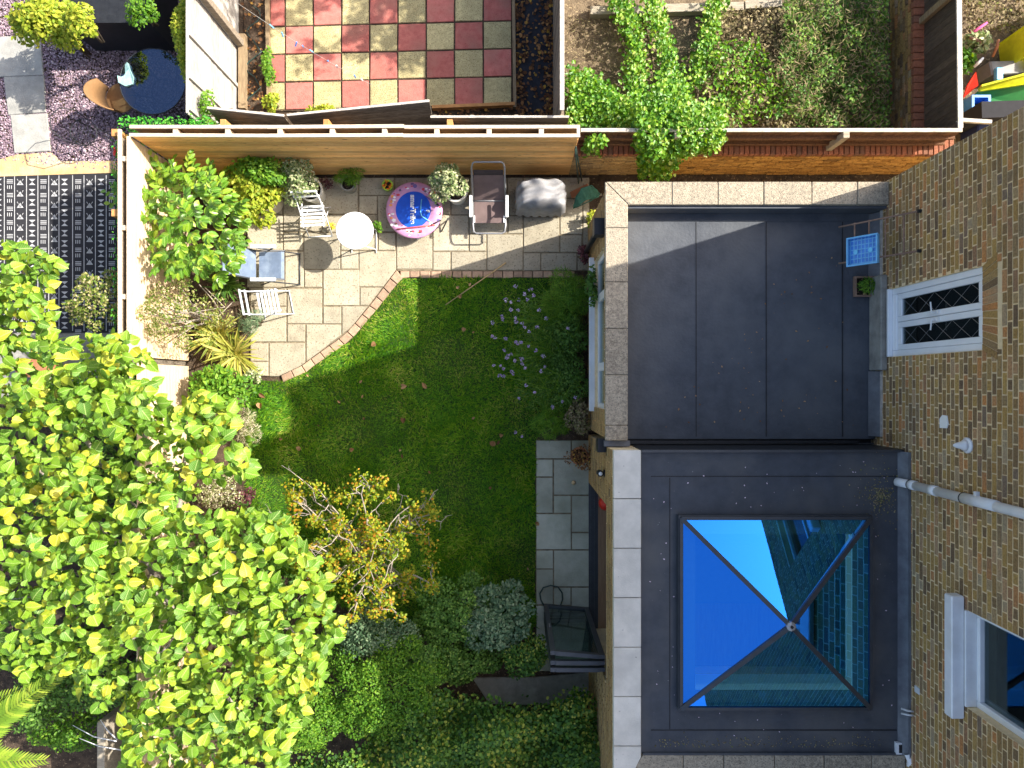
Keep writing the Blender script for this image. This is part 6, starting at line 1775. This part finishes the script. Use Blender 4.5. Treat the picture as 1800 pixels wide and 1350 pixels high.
orange_mulch = MB().prism(gpoly([(20,640),(70,625),(95,650),(60,665),(25,660)], .3), .0, .3, .05).build('terracotta_mound', MATS['terracotta'], label='orange clay mound half hidden by leaves at the left edge', cat='mound')
# palm leaves
pal = thing('palm', 'long lime green palm fronds at the bottom left edge', 'palm', tuple(P(-60,1300,0)))
def frond(a, b, n, l, mt, par, wd=1.0):
    a = Vector(a); b = Vector(b); ax = (b-a)
    MB().tube([a,a.lerp(b,.5)+Vector((0,0,.06)),b], [.014,.011,.004], 6).build('midrib', mt, par, smooth=True)
    side = Vector((-ax.y,ax.x,0)).normalized()
    ps, ds, ss = [], [], []
    for i in range(n):
        t = (i+.5)/n
        for s in (-1,1):
            ps.append(a.lerp(b,t)+Vector((0,0,.06*math.sin(math.pi*t)))); ds.append(ax.normalized()*.75+side*s*(1-.35*t)+Vector((0,0,.12))); ss.append(l*(1-.75*t)*rnd(.85,1.1))
    scatter('leaflets', T_STRAP, np.array([tuple(p) for p in ps]), stem_basis(np.array([tuple(d) for d in ds])), np.array(ss), mt, par, kind='stuff', wide=np.full(len(ps),wd))
frond(P(-40,1290,2.6), P(155,1150,2.5), 40, .27, MATS['leaf_palm'], pal, 1.7)
frond(P(-60,1330,2.3), P(80,1335,2.2), 24, .34, MATS['leaf_palm'], pal, 1.9)
frond(P(-60,1260,2.4), P(30,1215,2.5), 18, .28, MATS['leaf_palm'], pal, 1.9)
for i, (a, b, c_) in enumerate((((128,1275,1.5),(165,1295,1.5),(205,1303,1.45)),((140,1298,1.5),(175,1312,1.5),(235,1322,1.4)),((176,1265,1.5),(190,1285,1.45),(206,1300,1.4)))):
    MB().tube([P(*a),P(*b),P(*c_)], [.004,.008,.010], 6).build('bare_branch', MATS['paint_white'], smooth=True, label=['upper bleached bare branch near the bottom left post','lower bleached bare branch near the bottom left post','short bleached twig standing above the bottom left post'][i], cat='branch')
MB().cbox(P(170,0,1.3).x, P(0,1400,1.3).y, 0, P(184,0,1.3).x, P(0,1270,1.3).y, 1.3, .01).build('garden_fence', MATS['timber_grey'], label='grey timber fence end at the bottom left edge', cat='fence')

# bottom shrubs in the house shadow
shrub('ceanothus', 'large fine leaved dark green shrub at the bottom of the lawn', 'shrub', 660, 1240, 125, 115, 1.7, 17000, .036, T_RHOMB, MATS['leaf_mid'], lumps=30, lump=.25)
shrub('ceanothus', 'sunlit fine leaved green shrub between big tree and dark shrub', 'shrub', 520, 1290, 85, 75, 1.6, 8000, .036, T_RHOMB, MATS['leaf_mid'], lumps=16, lump=.32)
shrub('ivy_bush', 'blue green ivy bush beneath the orange tree', 'shrub', 640, 1130, 85, 50, 1.5, 5200, .04, T_OVAL, MATS['leaf_blue'], lumps=14, lump=.32)
shrub('dark_shrub', 'dark hebe shrub between orange tree and grey green bush', 'shrub', 795, 1090, 80, 72, 1.2, 6000, .045, T_RHOMB, MATS['leaf_dark'], lumps=14, lump=.32)
shrub('grey_green_shrub', 'pale grey green shrub beside the folding doors', 'shrub', 868, 1108, 72, 64, 1.3, 5200, .055, T_OVAL, MATS['leaf_blue'], lumps=12, lump=.32)
shrub('dark_shrub', 'small leaved green shrub next to the stacked folding doors', 'shrub', 925, 1165, 42, 44, 1.1, 2600, .045, T_OVAL, MATS['leaf_ivydark'], lumps=9)
shrub('dark_shrub', 'low dark ground shrub above the concrete strip', 'shrub', 815, 1172, 75, 44, .8, 3400, .05, T_OVAL, MATS['leaf_dark'], lumps=9)
shrub('dark_shrub', 'dark green shrub filling between ivy bush and ivy hedge', 'shrub', 735, 1180, 75, 60, 1.3, 4200, .045, T_OVAL, MATS['leaf_dark'], lumps=14, lump=.32)
hedge = thing('ivy_hedge', 'ivy covered hedge with yellow flecks along the bottom edge', 'hedge', tuple(P(900,1310,0)))
poly = [(700,1265),(760,1215),(830,1232),(930,1250),(975,1235),(1020,1215),(1046,1235),(1060,1300),(1066,1420),(480,1420),(520,1340),(620,1330)]
n = 21000
A = in_polygon(poly, n)+rng.normal(0,8,(n,2))
zz = 1.45+.18*np.sin(A[:,0]*.045)+.16*np.sin(A[:,1]*.06+A[:,0]*.021)-rng.random(n)**2*.6
zz -= np.clip((1290-A[:,1])/70, 0, 1)*.55
D = H-zz
pos = np.column_stack([(A[:,0]-900)*D/F, (675-A[:,1])*D/F, zz])
scatter('foliage', T_OVAL, pos, basis(rng.normal(0,.5,(n,3))+(0,0,1), rng.uniform(0,6.28,n)), rng.uniform(.03,.065,n), MATS['leaf_ivydark'], hedge, kind='stuff', wide=np.full(n,1.4))
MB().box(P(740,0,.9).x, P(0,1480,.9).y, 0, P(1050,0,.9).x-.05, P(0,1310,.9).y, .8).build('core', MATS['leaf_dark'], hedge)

# ------------------------------------------------------------------ neighbouring gardens
hg = thing('artificial_hedge', 'bright artificial ivy screen on the outside of the corner fence', 'hedge', (FXW-.25, 2.4, 0))
n = 3600
y = rng.uniform(.6, FY+.15, n); keep = (y > 2.45) | (y < 2.3) ; y = y[keep]; n = len(y)
pos = np.column_stack([FXW-.20+rng.normal(-.03,.03,n), y, rng.uniform(.3,1.74,n)])
scatter('foliage', T_RHOMB, pos, basis(rng.normal(0,.5,(n,3))+(-.6,0,.8), rng.uniform(0,6.28,n)), rng.uniform(.03,.06,n), MATS['leaf_turfhedge'], hg, kind='stuff')
n = 2000
x = rng.uniform(FXW-.2, FXW+1.05, n)
pos = np.column_stack([x, FY+.20+rng.normal(.04,.035,n), rng.uniform(.6,1.78,n)])
scatter('foliage', T_RHOMB, pos, basis(rng.normal(0,.5,(n,3))+(0,.5,.8), rng.uniform(0,6.28,n)), rng.uniform(.03,.06,n), MATS['leaf_turfhedge'], hg, kind='stuff')
shrub('red_flower', 'small red flower spray on the artificial ivy screen', 'flower', 199, 266, 5, 14, 1.6, 60, .045, T_RHOMB, MATS['toy_red'], z0=1.3, lumps=3, stems=2)
shrub('ivy_column', 'bright green ivy column against the silver fence', 'climber', 303, 40, 24, 78, 1.75, 5200, .045, T_RHOMB, MATS['leaf_lime'], lumps=14, lump=.38)
shrub('ivy_tail', 'thin ivy spray trailing down to the corner of the fence', 'climber', 352, 178, 12, 36, 1.7, 500, .04, T_RHOMB, MATS['leaf_mid'], z0=.9, lumps=6)
shrub('lime_bush', 'bright lime bush in the top left corner', 'shrub', 45, 12, 75, 42, 1.5, 3200, .065, T_OVAL, MATS['leaf_lime'], lumps=12, lump=.35)
shrub('lime_bush', 'lime leafed branch hanging over the black storage box', 'shrub', 122, 20, 26, 30, 1.7, 700, .06, T_OVAL, MATS['leaf_lime'], z0=.9, lumps=6)
shrub('climbing_plant', 'dark leaved sprig over the black storage box near the ivy', 'climber', 235, 8, 30, 26, 1.5, 600, .05, T_OVAL, MATS['leaf_mid'], z0=.91, lumps=6)
q = P(120,70,.3); fer = thing('yellow_fern', 'yellow green star shaped fern on the slate chips', 'fern', (q.x,q.y,0))
for k in range(9):
    a = k*.698+rnd(-.15,.15); e = q+Vector((math.cos(a)*.34*rnd(.8,1.15), math.sin(a)*.26*rnd(.8,1.15), .04)); frond(q, e, 9, .13, MATS['leaf_strap'], fer, 1.6)
# litter
n = 1500
A = in_polygon([(906,-20),(975,-20),(975,212),(906,212)], n)
w = np.abs((A[:,0]-938)/34); A = A[rng.random(n) < .12+.9*w**1.5]; n = len(A)
pos = np.array([tuple(P(x, y, rnd(0,.03))) for x, y in A])
scatter('leaf_litter', T_OVAL, pos, basis(rng.normal(0,.45,(n,3))+(0,0,1), rng.uniform(0,6.28,n)), rng.uniform(.03,.075,n), MATS['leaf_litter'], label='brown fallen leaves drifted over the black weed membrane', cat='leaves', kind='stuff', wide=np.full(n,1.4))
n = 260
A = np.vstack([in_polygon([(428,-20),(470,-20),(472,195),(428,195)], 150), in_polygon([(770,188),(975,188),(975,206),(770,206)], 110)])
pos = np.array([tuple(P(x, y, rnd(0,.03))) for x, y in A])
scatter('leaf_litter', T_OVAL, pos, basis(rng.normal(0,.45,(n,3))+(0,0,1), rng.uniform(0,6.28,n)), rng.uniform(.03,.07,n), MATS['leaf_litter'], label='brown fallen leaves on the soil round the chequered paving', cat='leaves', kind='stuff', wide=np.full(n,1.4))
shrub('weed_clump', 'lime green weed clump at the lower left corner of the paving', 'plant', 474, 175, 14, 18, .3, 420, .05, T_OVAL, MATS['leaf_lime'], lumps=5)
shrub('weed_clump', 'lime green weed clump growing along the leaning fence', 'plant', 560, 187, 28, 9, .3, 420, .045, T_OVAL, MATS['leaf_lime'], lumps=6)
shrub('weed_clump', 'narrow green weeds along the left edging board', 'plant', 464, 110, 9, 36, .35, 500, .045, T_RHOMB, MATS['leaf_mid'], lumps=6)
# dry garden ivy
iv = thing('ivy', 'sprawling bright green ivy strands climbing over the brown fence', 'ivy', tuple(P(1130,150,0)))
ps = []
def add(poly, n, z0, z1):
    A = in_polygon(poly, n)+rng.normal(0,7,(n,2)); z = z0+(z1-z0)*rng.random(n)
    D = H-z; ps.append(np.column_stack([(A[:,0]-900)*D/F, (675-A[:,1])*D/F, z]))
add([(1060,-10),(1100,-10),(1125,45),(1135,130),(1130,190),(1100,190),(1108,80),(1085,25)], 1400, .1, .5)
add([(1135,-10),(1155,-10),(1180,70),(1205,160),(1240,200),(1150,210),(1165,110),(1140,40)], 1700, .1, .5)
add([(1255,-10),(1275,-10),(1262,40),(1245,90),(1235,150),(1215,150),(1228,80),(1245,20)], 900, .1, .5)
add([(1000,120),(1050,140),(1100,175),(1200,180),(1270,205),(1275,225),(1000,225)], 4600, .1, .9)
def box_pts(x0, x1, y0, y1, z0, z1, n): ps.append(np.column_stack([rng.uniform(x0,x1,n), rng.uniform(y0,y1,n), rng.uniform(z0,z1,n)]))
X0, X1 = P(1115,220,1.5).x, P(1272,220,1.5).x
n_ = 4600; xs_ = rng.uniform(X0, X1, n_); hump = .12*np.sin((xs_-X0)*4.2)+.1*np.sin(xs_*9)
ps.append(np.column_stack([xs_, fy+rng.normal(.05,.26,n_)+hump, 1.50+rng.uniform(-.35,.18,n_)]))
kk = ps.pop(); keep = (kk[:,1] > fy-.12-.22*np.abs(np.sin(kk[:,0]*5.3)+.5*np.sin(kk[:,0]*11))) & (rng.random(len(kk)) < .55+.45*np.sin(kk[:,0]*7.1)**2); ps.append(kk[keep])
box_pts(X0+.15, X0+.75, fy-.34, fy-.08, .8, 1.5, 800); box_pts(X0+.05, X1-.1, fy-.22, fy-.06, 1.2, 1.5, 500)
xs_ = rng.uniform(X0+.25, X0+.75, 700); zz_ = rng.uniform(.2,1.2,700)
ps.append(np.column_stack([xs_*1.0, np.full(700, fy-.26)+rng.normal(0,.06,700), zz_]))
box_pts(P(1030,240,1.5).x, P(1065,240,1.5).x, fy-.18, fy-.05, .9, 1.55, 200)
p = np.vstack(ps); n = len(p)
scatter('foliage', T_HEART3, p, basis(rng.normal(0,.45,(n,3))+(.1,-.15,1), rng.uniform(0,6.28,n)), rng.uniform(.03,.062,n), MATS['leaf_ivy'], iv, kind='stuff')
for a, b in (((1085,20),(1120,190)),((1150,20),(1200,200)),((1255,30),(1225,180))):
    limb(iv, P(*a,.1), P(*b,.25), .01, .012, MATS['bark'], .05, 6, 'stem')
def tangle(name, label, poly, n, z0, z1, size, mt, T=T_RHOMB):
    A = in_polygon(poly, n); z = z0+(z1-z0)*rng.random(n)*(.6+.4*np.sin(A[:,0]*.07)*np.sin(A[:,1]*.06+1))
    D = H-z
    scatter(name, T, np.column_stack([(A[:,0]-900)*D/F, (675-A[:,1])*D/F, z]), basis(rng.normal(0,.6,(n,3))+(0,0,.8), rng.uniform(0,6.28,n)), size*rng.uniform(.6,1.4,n), MATS[mt], label=label, cat='undergrowth', kind='stuff')
tangle('dry_weeds', 'dry straw coloured weeds over the sunlit part of the dry garden', [(996,30),(1100,30),(1110,150),(1000,130)], 1400, .0, .14, .05, 'leaf_dead', T_BLADE)
tangle('bramble_thicket', 'dark tangled brambles in the shade of the right hand fence', [(1380,-20),(1560,-20),(1566,222),(1400,222),(1370,120)], 7500, .1, .85, .055, 'leaf_dark')
tangle('bramble_thicket', 'half dead straw coloured brambles in the middle of the dry garden', [(1270,15),(1400,15),(1440,222),(1280,222),(1235,150)], 5000, .05, .6, .055, 'leaf_dead')
tangle('bramble_thicket', 'dead stalks mixed through the shaded brambles', [(1380,-20),(1560,-20),(1566,222),(1400,222),(1370,120)], 2600, .4, .9, .09, 'leaf_dead', T_BLADE)
tangle('bramble_thicket', 'green shoots between the dry brambles', [(1230,80),(1330,60),(1400,200),(1290,222)], 1100, .3, .65, .06, 'leaf_ivy', T_OVAL)
tangle('yard_weeds', 'pale weeds and stones at the top of the toy yard', [(1692,-20),(1820,-20),(1800,60),(1700,50)], 900, .0, .2, .05, 'leaf_dead')
shrub('yard_plant', 'pale green leafy plant between pink toy and play house', 'plant', 1732, 66, 22, 20, .4, 420, .07, T_OVAL, MATS['leaf_varieg'], lumps=5)
shrub('yard_plant', 'dark green leafy plant next to the white fence top', 'plant', 1706, 98, 18, 22, .4, 360, .08, T_OVAL, MATS['leaf_mid'], lumps=5)
